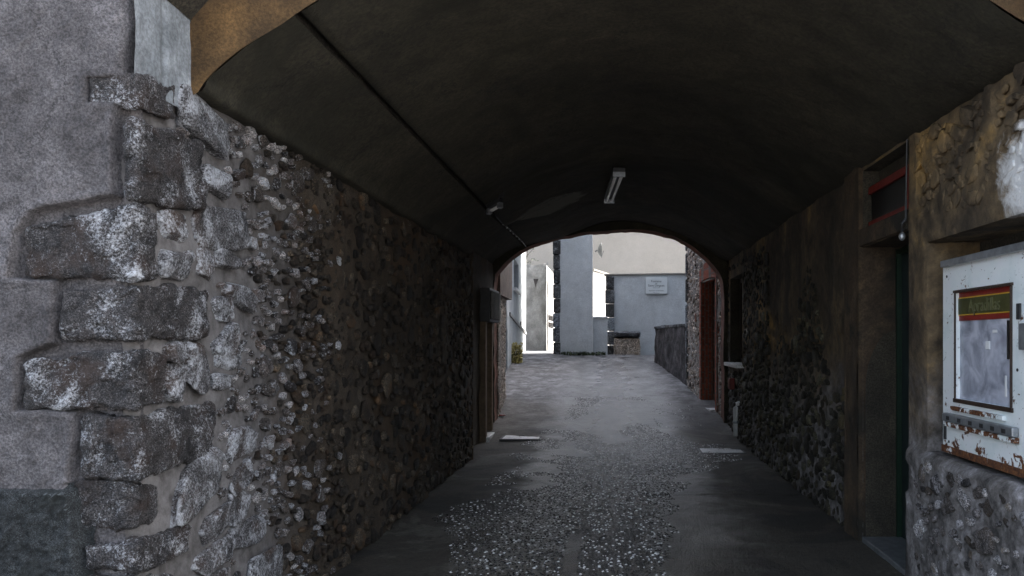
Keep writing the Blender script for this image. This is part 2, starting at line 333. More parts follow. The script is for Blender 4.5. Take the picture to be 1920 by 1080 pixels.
def poster_mat():
    m, nt, b, co = newmat('faded_poster')
    n = noise(nt, co, 6, 6, .55, .9); r = ramp(nt, [(.3, (.16, .17, .21)), (.45, (.34, .36, .43)), (.56, (.50, .52, .60)), (.72, (.66, .67, .74))], n.outputs['Fac'])
    v = noise(nt, co, 3.5, 3, .5, .3); vr = ramp(nt, [(.57, 0.0), (.66, 1.0)], v.outputs['Fac'])
    c = mix(nt, vr.outputs[0], r.outputs[0], (.22, .20, .27))
    nt.links.new(c, b.inputs['Base Color']); b.inputs['Roughness'].default_value = .3; return m
M['poster'] = poster_mat()
M['jambplaster'] = plaster('ochre_jamb_plaster', (.03, .021, .013), (.065, .044, .026), (.12, .08, .043), 2, 8, 60, .5, stain=(1.5, .5, .6, (.02, .017, .012)))

# ------------------------------------------------------------------ builders
def grid_faces(nu, nv, keep=None):
    i, j = np.meshgrid(np.arange(nu - 1), np.arange(nv - 1), indexing='ij')
    a = i * nv + j; f = np.stack([a, a + nv, a + nv + 1, a + 1], -1)
    return f[keep] if keep is not None else f.reshape(-1, 4)
def axis_pts(a, b, step, extra=()):
    pts = sorted(set([a, b] + [e for e in extra if a < e < b])); out = [pts[0]]
    for p, q in zip(pts[:-1], pts[1:]):
        n = max(1, int(math.ceil((q - p) / step))); out += list(np.linspace(p, q, n + 1)[1:])
    return np.array(out)
def wallgrid(name, O, U, V, N, ur, vr, step, hfun, mat, parent, holes=()):
    O, U, V, N = (np.array(a, float) for a in (O, U, V, N))
    us = axis_pts(*ur, step, [h[0] for h in holes] + [h[1] for h in holes]); vs = axis_pts(*vr, step, [h[2] for h in holes] + [h[3] for h in holes])
    UU, VV = np.meshgrid(us, vs, indexing='ij')
    pos = O + UU[..., None] * U + VV[..., None] * V
    h = hfun(pos, UU, VV)
    for q in holes:   # settle the relief at the edge of an opening
        dd = np.maximum(np.maximum(q[0] - UU, UU - q[1]), np.maximum(q[2] - VV, VV - q[3])); h = h * np.clip(dd / .03, 0, 1)
    pos = pos + h[..., None] * N
    uc = (us[:-1] + us[1:]) / 2; vc = (vs[:-1] + vs[1:]) / 2; UC, VC = np.meshgrid(uc, vc, indexing='ij'); keep = np.ones(UC.shape, bool)
    for q in holes: keep &= ~((UC > q[0]) & (UC < q[1]) & (VC > q[2]) & (VC < q[3]))
    return meshobj(name, pos.reshape(-1, 3), grid_faces(len(us), len(vs), keep), mat, parent)
def reveal(name, O, U, V, N, hole, depth, mat, parent, sides='udlr', step=.06, amp=.008, back=None):
    """the inner faces of an opening, as one lightly uneven mesh"""
    O, U, V, N = (np.array(a, float) for a in (O, U, V, N)); u0, u1, v0, v1 = hole; Vs = []; Fs = []; n = 0
    for s in sides:
        if s in 'lr': ts = axis_pts(v0, v1, step)
        else: ts = axis_pts(u0, u1, step)
        ds = axis_pts(0, depth, step); T, D = np.meshgrid(ts, ds, indexing='ij')
        uu = {'l': np.full_like(T, u0), 'r': np.full_like(T, u1)}.get(s, T); vv = {'u': np.full_like(T, v1), 'd': np.full_like(T, v0)}.get(s, T)
        inn = {'l': U, 'r': -U, 'u': -V, 'd': V}[s]
        p = O + uu[..., None] * U + vv[..., None] * V - D[..., None] * N
        h = fbm(p * 7, 5) * amp * np.minimum(1, D / .02); p = p + h[..., None] * inn
        Vs.append(p.reshape(-1, 3)); Fs.append(grid_faces(len(ts), len(ds)) + n); n += p.shape[0] * p.shape[1]
    return meshobj(name, np.concatenate(Vs), np.concatenate(Fs), mat, parent)
def ico(sub):
    import bmesh
    bm = bmesh.new(); bmesh.ops.create_icosphere(bm, subdivisions=sub, radius=1)
    v = np.array([x.co[:] for x in bm.verts]); f = np.array([[x.index for x in q.verts] for q in bm.faces]); bm.free(); return v, f
ICO = {k: ico(k) for k in (1, 2, 3, 4)}
def blobs(name, items, O, U, V, N, mat, parent, sub=2, seed=0, rough=.22, boxy=.75, sink=.35, facets=9):
    """field stones bedded in a wall: items = (u, v, half_u, half_v, relief, rot)"""
    O, U, V, N = (np.array(a, float) for a in (O, U, V, N)); tv, tf = ICO[sub]; Vs = []; Fs = []; n = 0
    t = np.sign(tv) * np.abs(tv) ** boxy; t = t / np.abs(t).max(0)
    for k, (u, v, a, b, r, ro) in enumerate(items):
        nz = fbm(tv * 1.3 + k * 7.31, seed, 3)[:, None]; nz2 = fbm(tv * 3.5 + k * 3.7, seed + 5, 3)[:, None]
        if facets:
            gk = np.random.default_rng(seed * 1000 + k); nn_ = gk.normal(size=(facets, 3)); nn_ /= np.linalg.norm(nn_, axis=1, keepdims=True); hh = gk.uniform(.70, 1.0, facets)
            nn_ = np.vstack([nn_, [[0, 0, 1], [gk.normal() * .25, gk.normal() * .25, 1]]]); nn_[-1] /= np.linalg.norm(nn_[-1]); hh = np.append(hh, [.8, .68])
            dt = tv @ nn_.T; rr_ = np.where(dt > .05, hh / np.maximum(dt, .05), 9).min(1)[:, None]; q = t * np.minimum(1.15, rr_) * (1 + rough * .22 * nz + rough * .22 * nz2)
        else: q = t * (1 + rough * nz + rough * .35 * nz2)
        x = q[:, 0] * a; y = q[:, 1] * b; z = q[:, 2] * r - r * sink
        c, s = math.cos(ro), math.sin(ro)
        Vs.append(O + (u + x * c - y * s)[:, None] * U + (v + x * s + y * c)[:, None] * V + z[:, None] * N); Fs.append(tf + n); n += len(tv)
    return meshobj(name, np.concatenate(Vs), np.concatenate(Fs), mat, parent)
def scatter(ur, vr, n, rmin, rmax, seed, ok=None, fill=.92, bias=2.2):
    g = np.random.default_rng(seed); P_ = np.zeros((0, 3)); out = []
    for _ in range(n):
        u = g.uniform(*ur); v = g.uniform(*vr); r = rmin + (rmax - rmin) * g.random() ** bias
        if ok and not ok(u, v, r): continue
        if len(P_) and np.any((P_[:, 0] - u) ** 2 + (P_[:, 1] - v) ** 2 < ((P_[:, 2] + r) * fill) ** 2): continue
        P_ = np.vstack([P_, (u, v, r)]); e = g.uniform(.62, 1.0)
        out.append((u, v, r * g.uniform(.95, 1.25), r * e, g.uniform(.018, .04) + r * .25, g.uniform(-.7, .7)))
    return out
def lettering(body, size, loc, rot, mat, parent, align='CENTER', extrude=.002, sx=1.0):
    cu = bpy.data.curves.new('lettering', 'FONT'); cu.body = body; cu.size = size; cu.align_x = align; cu.align_y = 'CENTER'; cu.extrude = extrude
    cu.materials.append(mat); o = bpy.data.objects.new('lettering', cu); link(o, parent); o.location = Vector(loc) - wloc(parent); o.rotation_euler = rot; o.scale = (sx, 1, 1)
    bpy.context.view_layer.update(); me = bpy.data.meshes.new_from_object(o.evaluated_get(bpy.context.evaluated_depsgraph_get()))
    q = bpy.data.objects.new('lettering', me); link(q, parent); q.location = o.location; q.rotation_euler = rot; q.scale = o.scale
    bpy.data.objects.remove(o); q.name = 'lettering'; return q

# ================================================================== GROUND
def gz(y):
    y = np.asarray(y, float); r = .12
    return np.where(y < 12.0, 0, np.where(y < 12.8, r * (y - 12.0) ** 2 / 1.6, np.where(y < 22.2, r * (y - 12.4), r * 9.8 + np.clip(y - 22.2, 0, 1e3) * .006)))
ys = np.array([-60, -10, 0, 4, 8, 11.9, 12.2, 12.5, 12.8, 14, 16, 18, 20, 22.2, 22.25, 26, 32, 45, 80, 140.]); xs = np.linspace(-70, 70, 29)
YY, XX = np.meshgrid(ys, xs, indexing='ij')
g = meshobj('ground', np.stack([XX, YY, gz(YY) - .03], -1).reshape(-1, 3), grid_faces(len(ys), len(xs)), M['ground'], None, False)
g['kind'] = 'structure'
ys = np.arange(-2.0, 22.21, .03); xs = np.arange(-3.31, 2.36, .03)
YY, XX = np.meshgrid(ys, xs, indexing='ij'); pp = np.stack([XX, YY, 0 * XX], -1)
hz = fbm(pp * 1.1, 3, 3) * .016 + fbm(pp * 6, 8, 3) * .005
hz += -.02 * (1 - sst(.0, .05, np.abs(YY - 16.1 + .12 * fbm(pp * 1.5, 4, 2)))) - .012 * (1 - sst(0, .04, np.abs(YY - 8.3 + .3 * fbm(pp * .8, 14, 3)))) * (XX > .3)
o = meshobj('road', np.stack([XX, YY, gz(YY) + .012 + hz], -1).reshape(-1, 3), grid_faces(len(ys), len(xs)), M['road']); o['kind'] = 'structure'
def road_z(x, y):
    p = np.stack([x, y, 0 * x], -1); return gz(y) + .012 + fbm(p * 1.1, 3, 3) * .016 + fbm(p * 6, 8, 3) * .005
# pebbles showing through the worn surface
n = 110000; py_ = RNG.uniform(4.2, 16.0, n); px_ = RNG.uniform(-1.8, 1.9, n)
lo = np.interp(py_, [4.2, 5.4, 8, 9.5, 11, 12.6, 13.2, 14.2, 16], [-1.05, -1.15, -1.5, -1.25, -1.5, -1.2, -.95, -1.0, -.75]); hi = np.interp(py_, [4.2, 5.4, 7.3, 8, 9.5, 11, 12.3, 13, 14.2, 16], [.42, .43, .55, .62, .75, 1.7, 1.55, .9, .35, .45])
pn = np.stack([px_, py_, 0 * px_], -1); wob = fbm(pn * 1.6, 21, 4) * .25; den = fbm(pn * 1.1 + 40, 31, 4)
edge = np.minimum(px_ - lo, hi - px_) + wob * .8
keep = (edge > 0) & (den > -.62) & ((py_ < 13.2) | (den > -.12)) & ~((np.abs(px_ + .28 + wob * .3) < .05 + .12 * wob) & (py_ < 6.6))
x2 = RNG.uniform(.7, 1.5, 900); y2 = RNG.uniform(13.4, 16, 900); k2 = fbm(np.stack([x2, y2, 0 * x2], -1) * 3, 51, 3) > .1
px_ = np.concatenate([px_[keep], x2[k2]]); py_ = np.concatenate([py_[keep], y2[k2]])
cell = {}; sel = []
for i in range(len(px_)):
    c = (int(px_[i] / .022), int(py_[i] / .025))
    if c in cell: continue
    cell[c] = 1; sel.append(i)
px_, py_ = px_[sel], py_[sel]; n = len(px_)
tv, tf = ICO[1]; sz = RNG.uniform(.006, .015, n); asp = RNG.uniform(.65, 1.0, n); ro = RNG.uniform(0, math.pi, n)
q = tv[None] * (1 + .18 * fbm(tv[None] * 1.4 + np.arange(n)[:, None, None] * 3.3, 3, 2)[..., None])
bx = q[..., 0] * sz[:, None]; by = q[..., 1] * (sz * asp)[:, None]; bz = q[..., 2] * (sz * .75)[:, None]
Vp = np.stack([px_[:, None] + bx * np.cos(ro)[:, None] - by * np.sin(ro)[:, None], py_[:, None] + bx * np.sin(ro)[:, None] + by * np.cos(ro)[:, None], (road_z(px_, py_) - .003)[:, None] + bz], -1)
o = meshobj('pebbles', Vp.reshape(-1, 3), (tf[None] + (np.arange(n) * len(tv))[:, None, None]).reshape(-1, 3), M['pebble']); o['kind'] = 'stuff'

def cover(px0, px1, py, d, dep, label, seed):
    x0, x1 = X_(px0, d), X_(px1, d); z = float(gz(d)) + .014
    e = empty('cover_plate', label, 'cover plate', ((x0 + x1) / 2, d, z - .03))
    MB().box(x0, x1, d - dep / 2, d + dep / 2, z - .03, z + .004).build('plate', M['slab'], e, bevel=.003)
    MB().box(x0 - .035, x0 - .003, d - dep / 2 - .03, d + dep / 2 + .03, z - .03, z + .000).box(x1 + .003, x1 + .035, d - dep / 2 - .03, d + dep / 2 + .03, z - .03, z + .000).box(x0 - .003, x1 + .003, d - dep / 2 - .035, d - dep / 2 - .003, z - .03, z + .000).box(x0 - .003, x1 + .003, d + dep / 2 + .003, d + dep / 2 + .035, z - .03, z + .000).build('frame', M['dsteel'], e)
    MB().tube([((x0 + x1) / 2 - .04, d, z + .012), ((x0 + x1) / 2 - .04, d, z + .024), ((x0 + x1) / 2 + .04, d, z + .024), ((x0 + x1) / 2 + .04, d, z + .012)], .006, 6).build('handle', M['dsteel'], e)
cover(945, 1012, 824, 12.75, .50, 'pale rectangular cover plate in the road near the rubble wall and timber doorway', 1)
cover(1315, 1390, 846, 11.5, .42, 'pale rectangular cover plate in the road by the window side of the passage', 2)

# ================================================================== COVERED PASSAGE
PS = empty('covered_passage', 'vaulted stone passage under a house with rough corner stones and dark plaster ceiling', 'passage', (0, Y0, 0))
# --- facade plaster with the ragged edge that leaves the corner stones bare
EDGE = [(238, -900), (238, 150), (168, 150), (170, 192), (222, 194), (213, 290), (224, 368), (125, 382), (62, 402), (34, 440), (22, 521), (104, 524), (110, 590), (105, 644), (42, 670), (34, 768), (143, 773), (141, 850), (133, 905), (128, 908), (150, 1090), (165, 1180), (165, 1500)]
def facade_h(pos, U, V):
    px = VX + pos[..., 0] / Y0 * F; py = VY - (pos[..., 2] - EYE) / Y0 * F
    px = px + fbm(pos * 9, 61, 3) * 5; py = py + fbm(pos * 9 + 9, 62, 3) * 4
    # signed distance to the polyline, sign from crossing test (left of it = plaster)
    d2 = np.full(px.shape, 1e9); cr = np.zeros(px.shape, int)
    for (a, b), (c, d) in zip(EDGE[:-1], EDGE[1:]):
        ex, ey = c - a, d - b; t = np.clip(((px - a) * ex + (py - b) * ey) / (ex * ex + ey * ey), 0, 1)
        d2 = np.minimum(d2, (px - a - t * ex) ** 2 + (py - b - t * ey) ** 2)
        if b != d:
            m = (py >= min(b, d)) & (py < max(b, d)); xc = a + (py - b) / (d - b) * ex; cr = cr + (m & (px < xc))
    sd = np.sqrt(d2) * np.where(cr % 2 == 1, 1, -1)
    pl = sst(-1.2, 2.2, sd)
    h = -.036 + .052 * pl + fbm(pos * 3, 63, 4) * .008 + fbm(pos * 38, 64, 3, .6) * .0028 * pl + fbm(pos * 14, 65, 3) * .004
    lip = np.exp(-((sd - 9) / 7.0) ** 2) * .006 * pl
    rc = .06; xx = np.clip((pos[..., 0] - (LW - .024 - rc)) / rc, 0, .98)
    return h + lip - rc * (1 - np.sqrt(1 - xx * xx))
FZ = (.0, 3.02)
wallgrid('facade_plaster', (0, Y0, 0), (1, 0, 0), (0, 0, 1), (0, -1, 0), (-3.1, LW - .024), FZ, .0055, facade_h, M['roughcast'], PS)
def rough_h(amp=.012, s=3, seed=1): return lambda pos, U, V: fbm(pos * s, seed, 5) * amp
# rest of the house front above and beside the opening
fr = MB()
wallgrid('facade_plaster', (0, Y0 - .012, 0), (1, 0, 0), (0, 0, 1), (0, -1, 0), (-8, -3.095), (0, 8), .12, rough_h(.01), M['roughcast'], PS)
wallgrid('facade_plaster', (0, Y0 - .012, 0), (1, 0, 0), (0, 0, 1), (0, -1, 0), (-3.1, LW), (3.018, 8), .1, rough_h(.006), M['roughcast'], PS)
wallgrid('facade_plaster', (0, Y0 - .012, 0), (1, 0, 0), (0, 0, 1), (0, -1, 0), (RW + .02, 8), (0, 8), .12, rough_h(.01, 3, 3), M['roughcast'], PS)
def arc(x0, z0, x1, z1, zc, n):
    """polyline over (x0,z0) .. (x1,z1) through a crown zc: half superellipses on a tilted chord"""
    t = np.linspace(0, 1, n); x = x0 + (x1 - x0) * (.30 * (1 - np.cos(t * math.pi)) / 2 + .70 * t); base = z0 + (z1 - z0) * t
    return x, base + (zc - (z0 + z1) / 2) * np.sin(t * math.pi) ** 1.15
fx, fz = arc(LW, 3.02, RW, 3.22, 4.35, 49)
Vf = [(x, Y0 - .012, z) for x, z in zip(fx, fz)] + [(x, Y0 - .012, 8) for x in fx]
meshobj('facade_plaster', Vf, [(i, i + 1, 50 + i, 49 + i) for i in range(48)], M['roughcast'], PS, False)
ds = np.linspace(Y0 - .012, Y1 + .02, 9); T, D = np.meshgrid(np.arange(49), ds, indexing='ij')
pos = np.stack([fx[T], D, fz[T]], -1); pos[..., 2] += fbm(pos * 7, 71, 4) * .012
meshobj('arch_soffit', pos.reshape(-1, 3), grid_faces(49, 9), M['darkplaster'], PS)
# --- side plaster of the entrance pier, above the corner stones
def pier_h(pos, U, V): return fbm(pos * 5, 72, 4) * .010 - .012 * (1 - sst(.0, .03, np.abs(pos[..., 1] - Y0 - .20)))
wallgrid('pier_plaster', (LW, 0, 0), (0, 1, 0), (0, 0, 1), (1, 0, 0), (Y0 - .012, Y1 + .03), (2.60, 3.04), .012, pier_h, M['reveal'], PS)
# --- left side wall bed
DOOR_L = 10.75
def bed_h(pos, U, V):
    rc = .06; yy = np.clip((Y0 + .036 + rc - pos[..., 1]) / rc, 0, .98); batter = -rc * (1 - np.sqrt(1 - yy * yy))
    return -.022 + fbm(pos * 2, 81, 4) * .022 + fbm(pos * 14, 82, 3) * .006 + batter
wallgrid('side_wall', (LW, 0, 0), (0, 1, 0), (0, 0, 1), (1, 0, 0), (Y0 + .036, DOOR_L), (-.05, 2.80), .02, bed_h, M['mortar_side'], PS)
# --- corner stones
def zf(py): return Z_(py, Y0)
def dL(px): return F * -LW / (VX - px)
def corner_stone(xl, xr, tl, tc, tr, bl, bc, br, seed, mat='quoin', proud=0.0, r=.022):
    """px limits on the front (xl) and on the passage side (xr); top / bottom rows at left, corner and right"""
    n = 60; g1 = np.linspace(-1, 1, n); Vs = []; Fs = []; k = 0
    for ax in range(3):
        for sg in (-1, 1):
            A, B = np.meshgrid(g1, g1, indexing='ij'); q = np.zeros((n, n, 3)); q[..., ax] = sg; q[..., (ax + 1) % 3] = A; q[..., (ax + 2) % 3] = B
            Vs.append(q.reshape(-1, 3)); Fs.append(grid_faces(n, n) + k); k += n * n
    q = np.concatenate(Vs)
    x0 = X_(xl, Y0) if xl is not None else LW - .25; y1 = dL(xr) if xr is not None else Y0 + .3
    if xl is None: x0 = LW - .22
    zt = lambda a, b: zf(tc) + (zf(tl) - zf(tc)) * (1 - a) + (Z_(tr, y1) - zf(tc)) * b
    zb = lambda a, b: zf(bc) + (zf(bl) - zf(bc)) * (1 - a) + (Z_(br, y1) - zf(bc)) * b
    x0 -= .010 if xl is not None else 0
    hx, hy = (LW - x0) / 2, (y1 - Y0) / 2; hzm = (zf(tc) - zf(bc)) / 2; rr = min(r, hzm * .8, hx * .8, hy * .8)
    ext = np.array([hx, hy, hzm]); p = q * ext; core = np.clip(p, -(ext - rr), ext - rr); dlt = p - core; L = np.linalg.norm(dlt, axis=1, keepdims=True); L[L == 0] = 1
    nrm = dlt / L; p = core + nrm * rr
    a = (p[:, 0] / hx + 1) / 2; b = (p[:, 1] / hy + 1) / 2; c = (p[:, 2] / hzm + 1) / 2
    z = (zb(a, b) - .012) * (1 - c) + (zt(a, b) + .012) * c
    w = np.stack([x0 + a * 2 * hx + proud, Y0 + b * 2 * hy - proud, z], 1)
    nz = fbm(w * 5 + seed * 5, seed, 3)[:, None] * .008 + np.minimum(fbm(w * 11 + seed, seed + 9, 4)[:, None], .15) * .016 + fbm(w * 34 + seed, seed + 3, 3)[:, None] * .006
    nz = nz - .010 * sst(.18, .26, fbm(w * 8 + seed * 2, seed + 21, 3))[:, None] - .006 * sst(.1, .2, fbm(w * 4.5 + seed * 3, seed + 31, 2))[:, None]
    w = w + nrm * nz
    return meshobj('corner_stone', w, np.concatenate(Fs), M[mat], PS)
corner_stone(170, 334, 152, 142, 164, 192, 204, 226, 1, proud=.012)
corner_stone(226, 385, 225, 226, 272, 372, 378, 395, 2, proud=.03, r=.035)
corner_stone(38, 300, 428, 382, 400, 520, 524, 520, 3, proud=.012, r=.035)
corner_stone(112, 396, 548, 536, 545, 632, 634, 628, 4, proud=.01)
corner_stone(44, 314, 676, 656, 664, 762, 764, 752, 5, proud=.02)
corner_stone(146, 406, 782, 782, 752, 896, 898, 850, 6, proud=.018, r=.035)
corner_stone(134, 300, 902, 904, 912, 990, 996, 978, 7, proud=.006, r=.035)
corner_stone(150, 362, 1020, 1012, 974, 1062, 1070, 1030, 8, proud=.03, r=.035)
corner_stone(160, 330, 1085, 1082, 1075, 1200, 1200, 1190, 9, proud=.01)
corner_stone(150, 400, 1215, 1215, 1205, 1330, 1330, 1320, 10, proud=.01)
MB().box(X_(-260, Y0), X_(146, Y0), Y0 - .045, Y0 + .1, -.02, zf(912))
pv = lambda pos, U, V: .045 + fbm(pos * 30, 91, 4, .7) * .010 + fbm(pos * 6, 92, 3) * .01 - .06 * sst(zf(922), zf(908), pos[..., 2]) - .06 * sst(X_(134, Y0), X_(150, Y0), pos[..., 0] + .000 * pos[..., 2] - (zf(910) - pos[..., 2]) * .11)
wallgrid('plinth', (0, Y0, 0), (1, 0, 0), (0, 0, 1), (0, -1, 0), (-3.2, X_(172, Y0)), (-.05, zf(905)), .009, pv, M['plinth'], PS)
# --- stones of the side wall
OL, UL, VL, NL = (LW, 0, 0), (0, 1, 0), (0, 0, 1), (1, 0, 0)
def it(x0, y0, x1, y1, rel=.05, ro=0):
    d0, d1 = dL(x0), dL(x1); d = (d0 + d1) / 2; return (d, Z_((y0 + y1) / 2, d), (d1 - d0) / 2 * 1.05, (y1 - y0) / 2 / F * d * 1.05, rel, ro)
big = [it(345, 200, 432, 272, .06, -.25), it(388, 318, 432, 366, .05), it(374, 398, 468, 466, .055, .1), it(303, 398, 342, 450, .06), it(308, 468, 362, 526, .055), it(370, 470, 400, 520, .05),
       it(402, 470, 450, 505, .045), it(320, 640, 350, 676, .05, .3), it(316, 690, 346, 748, .06, -.35), it(354, 642, 392, 735, .05), it(326, 868, 416, 966, .06, .3), it(372, 1024, 426, 1072, .06, .2),
       it(400, 618, 442, 662, .07, .5), it(402, 560, 440, 600, .04), it(430, 540, 480, 580, .05, -.3), it(402, 700, 436, 730, .05), it(430, 805, 470, 865, .06), it(430, 875, 470, 915, .06, .3),
       it(428, 920, 462, 985, .06), it(385, 955, 430, 1005, .06, .4), it(432, 978, 490, 1025, .06), it(470, 1030, 530, 1100, .06), it(410, 650, 450, 690, .04), it(330, 1085, 420, 1140, .06), it(425, 1110, 520, 1180, .06)]
bigA = np.array([(b[0], b[1], max(b[2], b[3])) for b in big])
def okL(u, v, r):
    px = VX + LW * F / u
    py = VY - (v - EYE) / u * F
    lim = 318 if v > 2.4 else (400 if v < 2.05 else 390)
    if px - r * F / u < lim + 6: return False
    if v > 2.72 - r or v < r * .5: return False
    return not np.any((bigA[:, 0] - u) ** 2 + (bigA[:, 1] - v) ** 2 < (bigA[:, 2] * .85 + r) ** 2)
near = [(u, v, a, b, r * .75, ro) for u, v, a, b, r, ro in scatter((3.5, 5.6), (0, 2.7), 7000, .016, .070, 5, okL, 1.20, 2.0)]
far = scatter((5.6, DOOR_L - .05), (0, 2.72), 6000, .028, .09, 6, okL, 1.22, 1.5)
for k_, b_ in enumerate(big): blobs('field_stone', [b_], OL, UL, VL, NL, M['fieldstone'], PS, 4, 11 + k_ * 3, .20, .62, .45)
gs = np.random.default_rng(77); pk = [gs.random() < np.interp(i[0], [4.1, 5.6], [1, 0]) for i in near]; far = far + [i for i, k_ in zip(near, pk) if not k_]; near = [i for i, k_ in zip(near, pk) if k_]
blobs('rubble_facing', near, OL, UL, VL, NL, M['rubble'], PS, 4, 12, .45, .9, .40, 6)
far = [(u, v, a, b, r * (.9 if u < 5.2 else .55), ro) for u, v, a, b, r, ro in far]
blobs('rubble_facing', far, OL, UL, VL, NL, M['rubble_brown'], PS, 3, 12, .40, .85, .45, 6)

# --- vault: left haunch, then the main shell, with an open crack between
vy = np.arange(Y1, YE + .05, .06)
def widen(pos):   # the passage widens on the left just before the doorway
    k = sst(10.3, 11.0, pos[..., 1]); w = np.clip((-pos[..., 0] - .9) / .9, 0, 1)
    pos[..., 0] -= .24 * k * w; pos[..., 2] += .20 * k * np.clip(w * 1.5, 0, 1); return pos
def shell(name, pts, n, mat, seed, amp):
    pts = np.array(pts); L = np.concatenate([[0], np.cumsum(np.linalg.norm(np.diff(pts, axis=0), axis=1))])
    t = np.linspace(0, L[-1], n); x = np.interp(t, L, pts[:, 0]); z = np.interp(t, L, pts[:, 1])
    T, Yv = np.meshgrid(np.arange(n), vy, indexing='ij'); pos = np.stack([x[T], Yv, z[T]], -1)
    h = (fbm(pos * 1.3, seed, 4) * amp + fbm(pos * 6, seed + 3, 3) * amp * .2) * np.clip(np.abs(pos[..., 0] + 1.41) / .35, .0, 1) + fbm(pos * 8, seed + 5, 2) * .003
    pos[..., 2] += h; pos = widen(pos)
    return meshobj(name, pos.reshape(-1, 3), grid_faces(n, len(vy)), mat, PS), list(zip(x, z))
HA = [(-1.90, 2.70), (-1.82, 2.705), (-1.80, 2.76), (-1.63, 2.90), (-1.418, 3.038)]
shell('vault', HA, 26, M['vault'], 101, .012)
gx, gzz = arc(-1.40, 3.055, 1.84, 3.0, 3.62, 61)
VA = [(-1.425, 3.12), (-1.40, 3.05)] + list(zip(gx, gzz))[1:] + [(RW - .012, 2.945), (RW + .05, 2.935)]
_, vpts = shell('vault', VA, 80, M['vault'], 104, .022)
crk = [(-1.44, 3.03), (-1.45, 3.14), (-1.42, 3.14)]
T, Yv = np.meshgrid(np.arange(3), vy, indexing='ij'); ca = np.array(crk)
meshobj('crack', widen(np.stack([ca[T, 0], Yv, ca[T, 1]], -1)).reshape(-1, 3), grid_faces(3, len(vy)), M['darkplaster'], PS)
# ochre face of the inner arch at the mouth
inner = [(-1.90, 2.66)] + HA[1:] + list(zip(gx, gzz))[1:]
iL = np.array(inner); tt = np.linspace(0, 1, 60)
iw = np.concatenate([[0], np.cumsum(np.linalg.norm(np.diff(iL, axis=0), axis=1))]); iw /= iw[-1]
ix, iz = np.interp(tt, iw, iL[:, 0]), np.interp(tt, iw, iL[:, 1])
ow = np.array([(LW - .01, 2.72), (LW - .01, 3.04)] + list(zip(fx, fz)) + [(RW + .01, 3.22), (RW + .01, 3.06)]); ol = np.concatenate([[0], np.cumsum(np.linalg.norm(np.diff(ow, axis=0), axis=1))]); ol /= ol[-1]
ox, oz = np.interp(tt, ol, ow[:, 0]), np.interp(tt, ol, ow[:, 1])
K = 14; rows = []
for k in range(K):
    s = k / (K - 1); rows.append(np.stack([ix + (ox - ix) * s, np.full(60, Y1), iz + (oz - iz) * s], -1))
pos = np.array(rows); pos[..., 1] += fbm(pos * 4, 111, 4) * .012 - .012
meshobj('arch_face', pos.reshape(-1, 3), grid_faces(K, 60), M['ochre'], PS)
# --- far end wall with its lower arch
AR = [(-2.04, -.1), (-2.05, 1.6), (-2.05, 2.45), (-2.03, 2.74), (-1.80, 3.0), (-1.48, 3.21), (-1.0, 3.35), (-.45, 3.45), (.0, 3.49), (.3, 3.50), (.7, 3.46), (1.075, 3.365), (1.35, 3.22), (1.62, 3.0), (1.80, 2.80), (1.885, 2.62), (1.90, 2.3), (1.90, -.1)]
A_ = np.array(AR); al = np.concatenate([[0], np.cumsum(np.linalg.norm(np.diff(A_, axis=0), axis=1))]); al /= al[-1]
tt = np.linspace(0, 1, 160); ax_, az_ = np.interp(tt, al, A_[:, 0]), np.interp(tt, al, A_[:, 1])
pn = np.stack([ax_, 0 * ax_, az_], -1); ax_ = ax_ + fbm(pn * 4, 121, 4) * .010; az_ = az_ + fbm(pn * 4, 122, 4) * .011
O_ = np.array([(-3.0, -.1), (-3.0, 1.5), (-3.0, 2.9), (-2.2, 3.9), (-1, 4.4), (.2, 4.4), (1.2, 4.3), (2.2, 3.8), (2.8, 2.9), (2.8, 1.5), (2.8, -.1)]); ol = np.concatenate([[0], np.cumsum(np.linalg.norm(np.diff(O_, axis=0), axis=1))]); ol /= ol[-1]
ox, oz = np.interp(tt, ol, O_[:, 0]), np.interp(tt, ol, O_[:, 1])
rows = []
for k in range(12):
    s = k / 11; rows.append(np.stack([ax_ + (ox - ax_) * s, np.full(160, YE), az_ + (oz - az_) * s], -1))
pos = np.array(rows); pos[..., 1] += fbm(pos * 3, 123, 4) * .02
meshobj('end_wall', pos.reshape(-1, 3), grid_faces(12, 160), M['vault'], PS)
ds = np.linspace(YE, YB, 8); T, D = np.meshgrid(np.arange(160), ds, indexing='ij')
pos = np.stack([ax_[T], D, az_[T]], -1); pos[..., 2] += fbm(pos * 9, 124, 3) * .012; pos[..., 0] += fbm(pos * 9, 125, 3) * .008
meshobj('end_arch', pos.reshape(-1, 3), grid_faces(160, 8), M['endred'], PS)
bk = [(x, YB, z) for x, z in zip(ax_, az_)] + [(x, YB, z) for x, z in zip(np.interp(tt, [0, .3, .7, 1], [-8, -8, 8, 8]), np.interp(tt, [0, .3, .7, 1], [-.1, 8, 8, -.1]))]
meshobj('rear_facade', bk, [(i, i + 1, 161 + i, 160 + i) for i in range(159)], M['brown'], PS, False)
# roof and flanks of the house over the passage
MB().box(-8.3, 8.3, Y0 - .5, YB + .4, 8.0, 8.25).build('roof', M['endred'], PS)
MB().box(-8.2, -8.0, Y0, YB, 0, 8).build('flank_wall', M['brown'], PS)
MB().box(8.0, 8.2, Y0, YB, 0, 8).build('flank_wall', M['brown'], PS)
